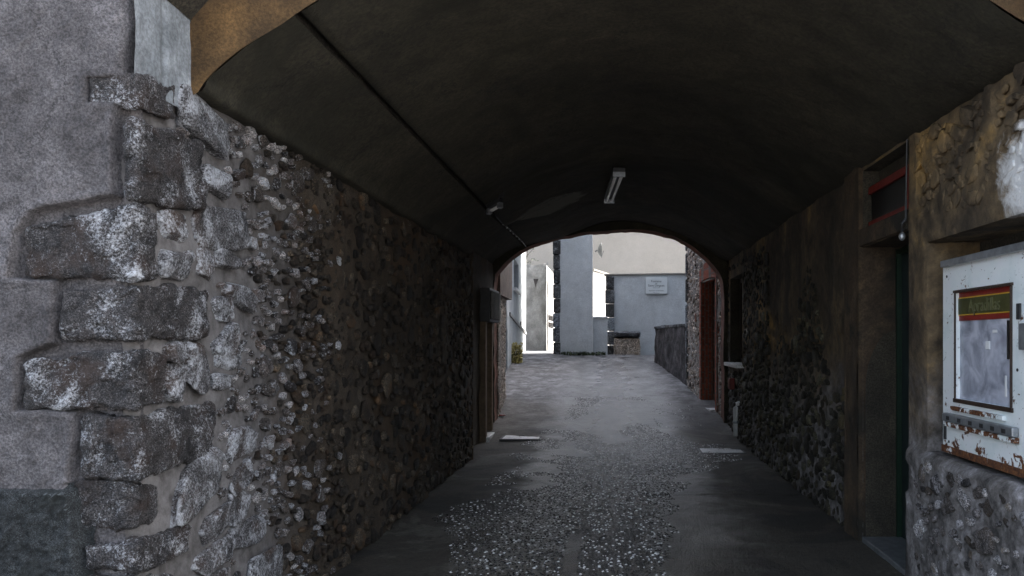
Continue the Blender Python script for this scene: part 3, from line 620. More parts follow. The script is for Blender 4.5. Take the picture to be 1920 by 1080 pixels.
# --- left doorway near the far end
OB = (-2.06, 0, 0)
wallgrid('side_wall', OB, UL, VL, NL, (DOOR_L, YE + .02), (-.1, 2.9), .04, rough_h(.02, 3, 31), M['mortar_side'], PS, holes=[(12.55, 13.25, -.1, 2.0)])
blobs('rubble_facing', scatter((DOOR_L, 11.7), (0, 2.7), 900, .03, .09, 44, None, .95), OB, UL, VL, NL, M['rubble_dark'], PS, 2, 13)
MB().box(-2.30, LW, DOOR_L - .03, DOOR_L + .0, -.05, 2.8).build('wall_return', M['mortar_side'], PS)
dr = MB().box(-2.22, -2.17, 12.5, 13.3, 0, 2.02).build('door', M['darkwood'], PS)
MB().box(-2.165, -2.12, 13.12, 13.16, 1.0, 1.12).build('handle', M['steel'], dr)
MB().box(-2.17, -1.97, 12.40, 12.55, 0, 2.12).box(-2.17, -2.0, 13.25, 13.36, 0, 2.12).box(-2.17, -1.98, 12.55, 13.25, 2.0, 2.12).build('door_frame', M['jamb'], PS, bevel=.01)
MB().box(-2.17, -1.93, 12.45, 13.3, -.02, .09).build('threshold', M['slab'], PS, bevel=.01)

# --- right side wall
OR, NR = (RW, 0, 0), (-1, 0, 0)
DH = (5.36, 6.34, -.1, 2.33); SH = (5.36, 6.34, 2.475, 2.93); CH = (3.62, 5.04, .90, 2.21); WH = (12.3, 13.55, 1.22, 2.62)
def right_h(pos, U, V):
    y = pos[..., 1]; z = pos[..., 2]
    pit = fbm(pos * 4, 131, 5, .6); rag = np.clip(-pit - .05, 0, 1)
    low = sst(.95, .75, z) + sst(2.35, 2.6, z) * (y < 5.2) + (y > 6.75) * sst(1.9, 1.5, z + .5 * fbm(pos * 1.2, 133, 3)) ; low = np.clip(low, 0, 1)
    h = fbm(pos * 2, 132, 3) * .012 - .022 * sst(-.04, .10, pit) * low + fbm(pos * 14, 134, 3) * .004 * (0.3 + low)
    return h + .05 * sst(.93, .86, z) * (y < 5.3)
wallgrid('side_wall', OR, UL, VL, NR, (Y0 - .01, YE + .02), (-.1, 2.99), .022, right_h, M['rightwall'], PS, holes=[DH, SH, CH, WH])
bs = scatter((3.2, 5.1), (0, .82), 1500, .02, .08, 51, None, 1.25, 1.6) + [i for i in scatter((3.2, 5.2), (2.36, 2.9), 700, .02, .07, 52, None, .98, 1.6)]
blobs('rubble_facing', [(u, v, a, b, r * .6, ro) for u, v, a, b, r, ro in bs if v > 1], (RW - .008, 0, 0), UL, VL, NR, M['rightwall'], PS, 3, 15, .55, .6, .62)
blobs('rubble_facing', [(u, v, a, b, r * .8, ro) for u, v, a, b, r, ro in bs if v < 1], (RW - .05, 0, 0), UL, VL, NR, M['rubble_grey'], PS, 3, 19, .4, .7, .55)
def okR(u, v, r):
    if WH[0] - .1 - r < u < WH[1] + .1 + r and WH[2] - .1 - r < v < WH[3] + .1 + r: return False
    return v < 1.55 + .5 * math.sin(u * 1.7) + .3 * math.sin(u * 4.1) or u > 10.2
blobs('rubble_facing', scatter((6.8, YE - .05), (0, 2.8), 9000, .03, .10, 53, okR, .95, 1.8), OR, UL, VL, NR, M['rubble_dark'], PS, 2, 16, .28, .8, .3)
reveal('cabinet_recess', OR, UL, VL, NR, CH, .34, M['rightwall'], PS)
MB().box(RW + .33, RW + .37, CH[0] - .02, CH[1] + .02, CH[2] - .02, CH[3] + .02).build('recess_back', M['darkplaster'], PS)
reveal('door_reveal', OR, UL, VL, NR, DH, .30, M['jambplaster'], PS, 'lru')
dr = MB().box(RW + .30, RW + .35, DH[0] - .02, DH[1] + .02, 0, 2.36).build('door', M['teal'], PS)
MB().box(RW + .255, RW + .297, DH[1] - .03, DH[1] - .004, .012, 2.31).box(RW + .255, RW + .297, DH[0] + .004, DH[0] + .05, .012, 2.31).box(RW + .255, RW + .297, DH[0] + .054, DH[1] - .034, 2.27, 2.31).build('frame', M['greenpaint'], dr)
MB().box(RW + .24, RW + .297, DH[0] + .16, DH[0] + .19, 1.0, 1.13).build('handle', M['steel'], dr)
MB().box(RW - .012, RW + .30, DH[0] + .005, DH[1] - .005, -.02, .05).build('threshold', M['steel'], PS, bevel=.006)
# worn cement dado against the far jamb, rounded top
jy = DH[1] - .014
pts = [(RW + .02, .0)] + [(RW + .02 + .26 * (1 - math.cos(t)) , 1.22 + .46 * math.sin(t)) for t in np.linspace(0.05, math.pi / 2, 12)] + [(RW + .285, .0)]
MB().add([(x, jy, z) for x, z in pts] + [(x, jy + .01, z) for x, z in pts], [tuple(range(len(pts)))] + [(i, (i + 1) % len(pts), (i + 1) % len(pts) + len(pts), i + len(pts)) for i in range(len(pts))]).build('dado', M['darkplaster'], PS)
# lintel over the door and plastered pilaster beyond it
MB().box(RW - .03, RW + .30, DH[0] - .0, DH[1] + .10, 2.335, 2.47).build('lintel', M['jambplaster'], PS, bevel=.012)
wallgrid('pilaster', (RW - .035, 0, 0), UL, VL, NR, (6.36, 6.72), (0, 2.97), .03, rough_h(.012, 5, 35), M['jambplaster'], PS)
MB().box(RW - .034, RW + .01, 6.345, 6.36, 0, 2.97).box(RW - .034, RW + .01, 6.72, 6.735, 0, 2.97).build('pilaster_edge', M['jambplaster'], PS)
reveal('sign_recess', OR, UL, VL, NR, SH, .14, M['darkplaster'], PS)
MB().box(RW + .13, RW + .16, SH[0] - .02, SH[1] + .02, SH[2] - .02, SH[3] + .02).build('recess_back', M['vault'], PS)
reveal('window_reveal', OR, UL, VL, NR, WH, .25, M['darkplaster'], PS)
wn = MB().box(RW + .16, RW + .20, WH[0], WH[0] + .07, WH[2], WH[3]).box(RW + .16, RW + .20, WH[1] - .07, WH[1], WH[2], WH[3]).box(RW + .16, RW + .2, WH[0] + .07, WH[1] - .07, WH[3] - .07, WH[3]).box(RW + .16, RW + .2, WH[0] + .07, WH[1] - .07, WH[2], WH[2] + .07).box(RW + .16, RW + .2, (WH[0] + WH[1]) / 2 - .03, (WH[0] + WH[1]) / 2 + .03, WH[2] + .07, WH[3] - .07).build('window', M['darkwood'], PS)
MB().box(RW + .175, RW + .185, WH[0] + .02, WH[1] - .02, WH[2] + .02, WH[3] - .02).build('pane', M['glass'], wn)
MB().box(RW - .10, RW + .16, WH[0] - .06, WH[1] + .06, WH[2] - .055, WH[2] + .004).build('sill', M['slab'], wn, bevel=.008)

# ================================================================== THINGS IN THE PASSAGE
# shop sign over the doorway
sg = empty('shop_sign', 'dark sign with red border fixed in the recess above the side doorway', 'sign', (RW + .1, 5.86, 2.49))
MB().box(RW + .055, RW + .085, 5.40, 6.30, 2.485, 2.79).build('board', M['black'], sg)
MB().box(RW + .03, RW + .054, 5.40, 6.30, 2.735, 2.79).box(RW + .03, RW + .054, 5.40, 6.30, 2.485, 2.52).box(RW + .03, RW + .054, 5.40, 5.47, 2.52, 2.735).build('border', M['signred'], sg)
MB().box(RW + .04, RW + .054, 5.48, 5.50, 2.56, 2.70).build('stripe', M['yellow'], sg)
# small bell / bulb by the doorway
bl = empty('wall_lamp', 'small round glass lamp on a cable at the corner of the doorway lintel', 'lamp', (RW - .05, 5.33, 2.30))
v, f = ICO[2]; meshobj('bulb', v * np.array([.022, .022, .03]) + np.array([RW - .055, 5.33, 2.285]), f, M['steel'], bl)
MB().tube([(RW - .03, 5.33, 2.40), (RW - .055, 5.33, 2.37), (RW - .055, 5.33, 2.315)], .012, 8).build('socket', M['dsteel'], bl)
MB().tube([(RW - .02, 5.335, 2.93), (RW - .024, 5.34, 2.6), (RW - .03, 5.33, 2.40)], .007, 6).build('cord', M['cable'], bl)

# rusty display cabinet in the recess
cx = RW + .04; cy0, cy1, cz0, cz1 = 3.66, 4.90, .935, 2.055
CB = empty('display_cabinet', 'rusty white metal cabinet with a faded poster window, set in the wall recess', 'cabinet', (cx, (cy0 + cy1) / 2, cz0))
wy = lambda px, x=cx: F * x / (px - VX)
py0, py1 = wy(1897), wy(1793); pz1 = 1.875; pz0 = 1.255
# body as a sheet with the poster window cut out + shell
us = [cy0, py0, py1, cy1]; zs = [cz0, pz0, pz1, cz1]; b = MB()
for i in range(3):
    for j in range(3):
        if i == 1 and j == 1: continue
        b.box(cx, cx + .20, us[i], us[i + 1], zs[j], zs[j + 1])
bb = b.build('body', M['enamel'], CB)
MB().box(cx - .012, cx - .0005, py0 - .022, py1 + .022, pz1 - .002, pz1 + .014).box(cx - .012, cx - .0005, py0 - .022, py1 + .022, pz0 - .022, pz0 + .002).box(cx - .012, cx - .0005, py0 - .012, py0, pz0 + .002, pz1 - .002).box(cx - .012, cx - .0005, py1, py1 + .008, pz0 + .002, pz1 - .002).build('window_frame', M['darkwood'], CB, bevel=.003)
ps = MB().box(cx + .022, cx + .03, py0, py1, pz0, pz1).build('poster', M['poster'], CB)
hb = pz1 - .165
MB().box(cx + .016, cx + .0215, py0, py1, hb, pz1).build('header', M['red'], ps)
MB().box(cx + .011, cx + .0155, py0, py1, hb + .037, pz1 - .037).build('header_band', M['olive'], ps)
MB().box(cx + .0125, cx + .0155, py0, py1, pz1 - .0365, pz1 - .030).box(cx + .0125, cx + .0155, py0, py1, hb + .030, hb + .0365).build('header_stripe', M['yellow'], ps)
lettering('Apradillas', .10, (cx + .0095, (py0 + py1) / 2, (hb + pz1) / 2 - .004), (math.radians(90), 0, math.radians(-90)), M['olive2'], ps, sx=.95)
MB().box(cx + .012, cx + .0215, py0 + .04, py0 + .075, 1.50, hb - .01).build('torn_strip', M['black'], ps)
for (a, c, w, h) in ((.22, 1.645, .05, .016), (.30, 1.57, .05, .045), (.10, 1.36, .02, .11)):
    MB().box(cx + .017, cx + .0215, py0 + a - w / 2, py0 + a + w / 2, c - h / 2, c + h / 2).build('paper_scrap', M['tube'], ps, bevel=.004)
MB().box(cx - .035, cx - .001, cy0 + .02, cy1 - .04, 2.035, 2.075).build('hood', M['steel'], CB, bevel=.006)
MB().box(cx - .022, cx - .001, wy(1887), wy(1788), 1.185, 1.21).build('ledge', M['rustrail'], CB, bevel=.003)
rl = MB().box(cx - .040, cx - .001, wy(1912), wy(1778), 1.115, 1.165).build('rail', M['steel'], CB, bevel=.008)
MB().box(cx - .03, cx - .001, wy(1912), wy(1780), 1.085, 1.112).build('rail_base', M['rustrail'], rl, bevel=.003)
for k in range(6):
    yy = wy(1786 + k * 21); MB().box(cx - .044, cx - .0405, yy - .05, yy - .012, 1.128, 1.15).build('slot', M['dsteel'], rl)
MB().box(cx - .012, cx - .001, cy0 + .01, cy1, cz0 - .012, cz0 + .03).build('bottom_edge', M['rustrail'], CB, bevel=.003)
MB().box(cx - .03, cx - .001, wy(1916) - .10, wy(1916) - .02, 1.55, 1.68).build('latch', M['steel'], CB, bevel=.006)
MB().box(cx - .010, cx - .001, py0 - .10, py0 - .06, 1.70, 1.78).build('coin_slot', M['dsteel'], CB, bevel=.003)
for (y_, z_) in ((cy0 + .05, 1.98), (cy1 - .06, 1.98), (cy0 + .05, 1.0), (cy1 - .09, .99), (py0 - .06, 1.45)):
    v, f = ICO[2]; meshobj('screw', v * np.array([.004, .009, .009]) + np.array([cx - .002, y_, z_]), f, M['dsteel'], CB)
MB().box(cx - .012, cx - .001, cy1 - .055, cy1 - .035, 1.0, 1.09).build('hinge', M['dsteel'], CB)

# fluorescent lamp on the vault
def lamp_fixture(name, a, b2, wd, label, cat, tubes):
    a, b2 = Vector(a), Vector(b2); t = (b2 - a).normalized(); s = t.cross(Vector((0, 0, 1))).normalized(); u = Vector((0, 0, 1)); e = empty(name, label, cat, tuple((a + b2) / 2))
    def bar(o0, w, h0, h1, p, q): return [p + s * (o0 - w) + u * h0, p + s * (o0 + w) + u * h0, q + s * (o0 + w) + u * h0, q + s * (o0 - w) + u * h0, p + s * (o0 - w) + u * h1, p + s * (o0 + w) + u * h1, q + s * (o0 + w) + u * h1, q + s * (o0 - w) + u * h1]
    MB().hexa(bar(0, wd, 0, .05, a, b2)).build('housing', M['dsteel'], e, bevel=.006)
    for p_, q_ in ((a + t * .15, a + t * .22), (b2 - t * .22, b2 - t * .15)): MB().hexa(bar(0, wd * .35, .05, .12, p_, q_)).build('bracket', M['dsteel'], e)
    for k in tubes: MB().tube([a + s * k - u * .03 + t * .04, b2 + s * k - u * .03 - t * .04], .019, 10).build('tube', M['tube'], e, True)
    for k in (0, 1):
        p = (a + t * .0, b2 - t * .035)[k]; MB().hexa(bar(0, wd, -.055, -.001, p, p + t * .035)).build('end_cap', M['steel'], e)
lamp_fixture('fluorescent_lamp', P(1142, 374, 11.0), P(1161, 322, 9.2), .07, 'twin tube fluorescent lamp fixed under the dark vault', 'ceiling lamp', (-.035, .035))
lamp_fixture('batten_lamp', P(915, 393, 8.7), P(940, 379, 8.62), .035, 'short unlit grey batten lamp beside the ceiling crack near the far arch', 'wall lamp', (0,))
# cable running down from the batten lamp; pale beads imitate its glints
cb = [P(921, 394, 8.7), P(932, 408, 9.6), P(944, 420, 10.3), P(962, 436, 11.4), P(978, 452, 12.5), P(986, 462, 13.2)]
c = empty('lamp_cable', 'thin dark cable with pale glint beads running from the batten lamp to the far arch', 'cable', cb[0])
MB().tube(cb, .009, 6).build('cord', M['cable'], c, True)
for k in range(7):
    t = k / 6; q = Vector(cb[2]) * (1 - t) + Vector(cb[4]) * t + Vector((0, -.008, -.008)); v, f = ICO[1]
    meshobj('glint_bead', v * .011 + np.array(q), f, M['tube'], c)
# meter box over the left doorway
mb = empty('meter_box', 'grey metal meter box with pale louvred side beside the timber doorway', 'meter box', (-1.98, 13.0, 1.88))
MB().box(-2.06, -1.90, 12.35, 13.42, 1.88, 2.40).build('body', M['dsteel'], mb, bevel=.01)
lv = MB()
for k in range(12): lv.box(-1.94, -1.885, 13.43, 13.46, 1.90 + k * .04, 1.925 + k * .04)
lv.build('louvre', M['tube'], mb)
MB().box(-1.899, -1.885, 12.40, 13.36, 1.92, 2.36).build('cover', M['darkplaster'], mb, bevel=.006)

# ================================================================== BEYOND THE PASSAGE
def poly_wall(name, pts, z0f, z1, mat, parent, thick=.3, side=1):
    """wall following plan points; faces towards the street, given thickness away from it"""
    m = MB()
    for (a, b2) in zip(pts[:-1], pts[1:]):
        a = Vector((a[0], a[1], 0)); b2 = Vector((b2[0], b2[1], 0)); t = (b2 - a).normalized(); n_ = Vector((t.y, -t.x, 0)) * side
        z0a, z0b = float(gz(a.y)) - .2, float(gz(b2.y)) - .2
        m.hexa([(a.x, a.y, z0a), (b2.x, b2.y, z0b), (b2.x + n_.x * thick, b2.y + n_.y * thick, z0b), (a.x + n_.x * thick, a.y + n_.y * thick, z0a), (a.x, a.y, z1), (b2.x, b2.y, z1), (b2.x + n_.x * thick, b2.y + n_.y * thick, z1), (a.x + n_.x * thick, a.y + n_.y * thick, z1)])
    return m.build(name, mat, parent)
def frame_of(a, b2):
    a = Vector((a[0], a[1], 0)); b2 = Vector((b2[0], b2[1], 0)); t = (b2 - a); L = t.length; return a, t.normalized(), L
# brown house on the left: rubble base, overhanging brown upper wall
bh = empty('brown_house', 'brown rendered house overhanging a rough rubble base just outside the far arch', 'house', (-2.2, 15.2, .3))
a, t, L = frame_of((-2.03, YB - .05), (-2.16, 16.1)); n_ = Vector((t.y, -t.x, 0)); N_ = tuple(n_) if n_.x > 0 else tuple(-n_)
wallgrid('rubble_wall', tuple(a), tuple(t), (0, 0, 1), N_, (0, L), (-.1, 2.45), .04, rough_h(.02, 4, 41), M['mortar'], bh)
blobs('rubble_facing', [i for i in scatter((.03, L - .02), (.05, 2.4), 2500, .02, .065, 61, None, .92, 1.6)], tuple(a), tuple(t), (0, 0, 1), N_, M['rubble_far'], bh, 2, 17, .28, .8, .35)
MB().box(-8, -2.17, 16.05, 16.1, 0, 6).build('gable_wall', M['brown'], bh)
m = MB(); m.hexa([(-2.6, YB + .02, 2.40), (-2.00, YB + .02, 2.40), (-2.04, 16.2, 2.40), (-2.6, 16.2, 2.40), (-2.6, YB + .02, 6.5), (-2.00, YB + .02, 6.5), (-2.04, 16.2, 6.5), (-2.6, 16.2, 6.5)]); m.build('upper_wall', M['brown'], bh)
MB().box(-8.2, -1.8, YB + .42, 16.5, 6.5, 6.7).build('roof', M['endred'], bh)
sc_ = empty('red_scrap', 'small red scrap lying on the road at the foot of the rubble wall', 'scrap', P(940, 777, 14.3))
zz = float(gz(14.3)) + .03; v, f = ICO[2]; q = v * np.array([.07, .05, .012]) * (1 + .25 * fbm(v * 2, 3, 2)[:, None]); meshobj('rag', q + np.array([X_(941, 14.3), 14.3, zz]), f, M['red'], sc_)

# house on the right: rubble wall with brick doorway
rh = empty('rubble_house', 'rough rubble house with a red brick doorway on the right beyond the passage', 'house', (1.8, 15.5, .3))
pA, pB, pC = (1.93, YB - .02), (1.70, 15.98), (1.58, 17.2)
a, t, L = frame_of(pA, pC); n_ = Vector((t.y, -t.x, 0)); n_ = -n_ if n_.x > 0 else n_; N_ = tuple(n_)
HOLE = (.45, 1.62, -.3, 2.72)     # u range along the wall, heights
wallgrid('rubble_wall', tuple(a), tuple(t), (0, 0, 1), N_, (0, L), (-.1, 9.5), .06, rough_h(.025, 4, 43), M['mortar'], rh, holes=[HOLE])
okd = lambda u, v, r: not (HOLE[0] - .12 - r < u < HOLE[1] + .10 + r and v < HOLE[3] + .25 + r) and v > .12 * (a.y + u * t.y - 12.4)
blobs('rubble_facing', scatter((.02, L - .05), (.0, 4.0), 5000, .025, .085, 63, okd, .92, 1.7), tuple(a), tuple(t), (0, 0, 1), N_, M['rubble_far'], rh, 2, 18, .28, .8, .3)
def uv(u, v, o=0): q = a + t * u + n_ * o; return (q.x, q.y, v)
def slab(m, u0, u1, v0, v1, o0, o1): return m.hexa([uv(u0, v0, o0), uv(u1, v0, o0), uv(u1, v0, o1), uv(u0, v0, o1), uv(u0, v1, o0), uv(u1, v1, o0), uv(u1, v1, o1), uv(u0, v1, o1)])
m = MB(); slab(m, HOLE[0] - .11, HOLE[0], .1, HOLE[3], -.28, .03); slab(m, HOLE[1], HOLE[1] + .11, .3, HOLE[3], -.28, .03); m.build('brick_jamb', M['brick'], rh)
m = MB()
for k in range(15):      # brick arch, each brick a voussoir
    u0 = HOLE[0] - .12 + k * (HOLE[1] - HOLE[0] + .24) / 15; uc = (u0 + .04 - (HOLE[0] + HOLE[1]) / 2) / (HOLE[1] - HOLE[0]) * 2; r_ = .10 * (1 - uc * uc)
    slab(m, u0, u0 + .078, HOLE[3] + .003 + r_ * .4, HOLE[3] + .26 + r_, -.28, .035)
m.build('brick_arch', M['brick'], rh, bevel=.006)
dm = MB(); slab(dm, HOLE[0], HOLE[1], .1, HOLE[3] + .05, -.28, -.22); dr = dm.build('door', M['darkwood'], rh)
m = MB()
for k in range(9): slab(m, HOLE[0] + .01, HOLE[1] - .01, .5 + k * .25, .5 + k * .25 + .03, -.218, -.20)
m.build('batten', M['endred'], dr)
m = MB(); slab(m, HOLE[0] - .05, HOLE[1] + .05, .2, .33, -.25, .12); m.build('threshold', M['slab'], rh)
MB().box(3.0, 8, 17.36, 26, .5, 11).build('added_sun_blocker', M['lightblue'], rh)  # unseen block added to keep the sun off road and court
MB().box(1.60, 8, 17.15, 17.35, .2, 9.5).build('flank_wall', M['lightblue'], rh)
MB().box(1.3, 8.2, YB + .42, 17.6, 9.5, 9.7).build('roof', M['endred'], rh)
m = MB()
for k in range(7): m.box(1.545, 1.70, 17.10, 17.30, .75 + k * .55, .75 + k * .55 + .50)
m.build('quoin', M['blockstone'], rh, bevel=.03)
e = empty('wall_cable', 'short white cable hanging beside the brick doorway under the far arch', 'cable', P(1347, 510, 14.25))
MB().tube([uv(.18, 3.25, .02), uv(.22, 3.1, .05), uv(.2, 2.95, .08), uv(.14, 2.82, .08), uv(.08, 2.74, .06)], .016, 8).build('cord', M['wcable'], e, True)
e = empty('red_notice', 'small red notice fixed to the rubble wall left of the brick doorway', 'notice', uv(1.82, 1.9, .08))
m = MB(); slab(m, 1.78, 1.88, 1.96, 2.12, .075, .09); m.build('panel', M['endred'], e)
e = empty('red_box', 'small red box on the dark wall below the window sill', 'box', (RW - .05, 13.1, .85))
MB().box(RW - .10, RW - .02, 12.9, 13.1, .80, .98).build('body', M['signred'], e, bevel=.01); MB().box(RW - .108, RW - .1005, 12.93, 13.07, .83, .95).build('lid', M['endred'], e, bevel=.003)
e = empty('white_pipe', 'short white pipe standing against the dark wall under the window', 'pipe', (RW - .06, 12.55, .2))
MB().tube([(RW - .07, 12.5, .10), (RW - .07, 12.5, .55), (RW - .05, 12.5, .60), (RW, 12.5, .62)], .035, 10).build('pipe', M['wcable'], e, True)
MB().tube([(RW - .07, 12.5, .30), (RW - .07, 12.5, .34)], .045, 10).build('collar', M['steel'], e, True)

# parapet
pw = empty('parapet_wall', 'low dark stained parapet wall beside the rubble house', 'wall', (1.3, 19, .9))
pa, pb = Vector((X_(1228, 20.8), 20.8, 0)), Vector((1.60, 17.36, 0)); tt_ = (pb - pa); Lp = tt_.length; tt_.normalize(); nn = Vector((tt_.y, -tt_.x, 0)); nn = -nn if nn.x > 0 else nn
us = np.linspace(0, Lp, 70); zs = np.linspace(0, 1, 26); UU, ZZ = np.meshgrid(us, zs, indexing='ij')
def par(off):
    b0 = np.array(pa) + UU[..., None] * np.array(tt_) + np.array(nn) * off; zb = gz(b0[..., 1]) - .1; b0[..., 2] = zb + (1.90 + .025 * fbm(b0 * 3, 9, 3) - zb) * ZZ
    b0 = b0 + (fbm(b0 * 4, 141, 4) * .03)[..., None] * np.array(nn) * (1 if off >= 0 else -1); return b0
fa, fb = par(0), par(-.28); nV = fa.shape[0] * fa.shape[1]
Fs = [grid_faces(70, 26), grid_faces(70, 26) + nV]; top = np.array([[i * 26 + 25, (i + 1) * 26 + 25, nV + (i + 1) * 26 + 25, nV + i * 26 + 25] for i in range(69)]); en = np.array([[j, j + 1, nV + j + 1, nV + j] for j in range(25)])
meshobj('wall', np.concatenate([fa.reshape(-1, 3), fb.reshape(-1, 3)]), np.concatenate(Fs + [top, en]), M['parapet'], pw)
m = MB()
g2 = np.random.default_rng(3)
for k in range(8):
    c0 = k * Lp / 8 + .01; c1 = (k + 1) * Lp / 8 - .01; h = g2.uniform(.0, .03)
    p0 = pa + tt_ * c0; p1 = pa + tt_ * c1; o0, o1 = nn * .03, nn * -.31
    m.hexa([(*(p0 + o0).xy, 1.885), (*(p1 + o0).xy, 1.885), (*(p1 + o1).xy, 1.885), (*(p0 + o1).xy, 1.885), (*(p0 + o0).xy, 1.94 + h), (*(p1 + o0).xy, 1.94 + h), (*(p1 + o1).xy, 1.94 + h), (*(p0 + o1).xy, 1.94 + h)])
m.build('coping', M['blockstone'], pw, bevel=.015)

# blue-grey house with stone quoin
D_A = 22.3; zA = float(gz(D_A)) - .05
ba = empty('blue_house', 'tall blue grey rendered house with a dark stone block corner', 'house', (X_(1075, D_A), D_A, zA))
xa0, xa1 = X_(1049, D_A), X_(1111, D_A)
wallgrid('wall', (0, D_A, 0), (1, 0, 0), (0, 0, 1), (0, -1, 0), (xa0 - .03, xa1), (zA, 7.6), .05, rough_h(.012, 2, 151), M['bluewall'], ba)
MB().box(xa0 - .15, xa1 - .25, D_A + .27, 27, zA, 7.6).build('body', M['bluewall'], ba)
MB().box(xa1 - .1, xa1 - .002, D_A + .01, D_A + .268, zA, 7.6).build('flank_wall', M['bluewall'], ba)
def quoins(x0, x1, y, z0, z1, n, seed, parent, mat='blockstone', dep=.25):
    g3 = np.random.default_rng(seed); m = MB(); zc = np.linspace(z0, z1, n + 1)
    for k in range(n):
        j = g3.uniform(-.012, .012, 3); m.box(x0 + j[0], x1 + j[1], y - .03 + j[2], y + dep, zc[k] + .012, zc[k + 1] - .012)
    return m.build('quoin', M[mat], parent, bevel=.018)
quoins(X_(1037, D_A), X_(1050.5, D_A), D_A, zA, 7.6, 16, 5, ba)
MB().box(X_(1034, D_A), xa1 + .25, D_A - .35, 27.3, 7.6, 7.8).build('roof', M['endred'], ba)
# weeds / low growth along the foot of the blue house
tv, tf = ICO[1]
def tuft(name, label, cat, x0, x1, y, z, hgt, n, mat, seed, lean=0):
    g4 = np.random.default_rng(seed); V = []; Fc = []
    e = empty(name, label, cat, ((x0 + x1) / 2, y, z)); bx_ = (x0 + x1) / 2
    st = MB()
    for k in range(max(3, n // 25)):
        xx = g4.uniform(x0, x1); st.tube([(xx, y, z), (xx + g4.uniform(-.05, .05), y - .02, z + hgt * .5), (xx + g4.uniform(-.1, .1), y - .03, z + hgt * .9)], [.008, .006, .003], 5)
    st.build('stem', M['leafd'], e)
    for k in range(n):
        c = np.array([g4.uniform(x0, x1), y + g4.uniform(-.12, .12), z + hgt * g4.random() ** 1.3]); d1 = g4.normal(size=3); d1 /= np.linalg.norm(d1); d2 = np.cross(d1, g4.normal(size=3)); d2 /= np.linalg.norm(d2); l = g4.uniform(.03, .07); w = l * .4; nv = len(V)
        V += [c - d1 * l, c + d2 * w, c + d1 * l, c - d2 * w]; Fc.append((nv, nv + 1, nv + 2, nv + 3))
    meshobj('leaves', V, Fc, mat, e, False); return e
tuft('weeds', 'dark low weeds along the foot of the blue grey house', 'weeds', X_(1052, 22), X_(1134, 22), 22.15, float(gz(22.1)), .09, 300, M['leafd'], 4)
# link wall low in the gap, plaque wall, pillar
lw = empty('link_wall', 'low blue grey wall closing the gap between house and stone pillar', 'wall', (X_(1123, 22.6), 22.6, 1.2))
wallgrid('wall', (0, 22.55, 0), (1, 0, 0), (0, 0, 1), (0, -1, 0), (xa1 - .0, X_(1139, 22.5)), (1.1, 2.20), .04, rough_h(.01, 3, 152), M['bluewall'], lw)
MB().box(xa1 + .003, X_(1139, 22.5), 22.56, 22.75, 1.1, 2.20).build('core', M['bluewall'], lw)
MB().box(xa1 + .003, X_(1139, 22.5), 22.50, 22.80, 2.203, 2.25).build('coping', M['slab'], lw, bevel=.015)
D_P = 23.0; ztp = Z_(517, D_P)
pq = empty('plaque_wall', 'blue grey rendered wall with a plaque and a dark stone end pillar', 'wall', (X_(1215, D_P), D_P, 1.15))
xr = X_(1330, D_P)
us = axis_pts(X_(1151, D_P), xr, .05); zs = np.linspace(0, 1, 40); UU, ZZ = np.meshgrid(us, zs, indexing='ij'); pos = np.stack([UU, np.full_like(UU, D_P), 1.05 + (ztp + .015 * (UU - us[0]) - 1.05) * ZZ], -1); pos[..., 1] -= fbm(pos * 2, 153, 4) * .012
meshobj('wall', pos.reshape(-1, 3), grid_faces(len(us), 40), M['bluewall'], pq)
MB().box(X_(1152, D_P), xr, D_P + .02, D_P + .30, 1.05, ztp - .02).build('core', M['bluewall'], pq)
m = MB(); m.hexa([(X_(1133, D_P), D_P - .05, ztp + .002), (xr, D_P - .05, ztp + .04), (xr, D_P + .35, ztp + .04), (X_(1133, D_P), D_P + .35, ztp + .002), (X_(1133, D_P), D_P - .05, ztp + .05), (xr, D_P - .05, ztp + .09), (xr, D_P + .35, ztp + .09), (X_(1133, D_P), D_P + .35, ztp + .05)])
m.build('coping', M['tan'], pq, bevel=.012)
quoins(X_(1135.5, D_P), X_(1151.5, D_P), D_P - .08, 1.05, ztp - .005, 6, 9, pq, dep=.4)
# plaque
pl = empty('plaque', 'white plaque with dark lettering on the blue grey wall', 'plaque', (X_(1230, D_P), D_P - .03, Z_(551, D_P)))
yq = D_P - .10
MB().box(X_(1210.5, D_P), X_(1250.5, D_P), yq, D_P - .035, Z_(551, D_P), Z_(520.5, D_P)).build('board', M['plaque'], pl, bevel=.006)
for s_, py, txt in ((.085, 527.5, 'Fontaine'), (.065, 532, 'de'), (.085, 535.5, 'Saint Longuet'), (.028, 539.5, 'ouverte au public'), (.040, 545, 'Association du Patrimoine'), (.026, 549, 'Mairie de la ville')):
    lettering(txt, s_, (X_(1230.5, yq), yq - .002, Z_(py, yq)), (math.radians(90), 0, 0), M['ink'], pl, extrude=.0015)
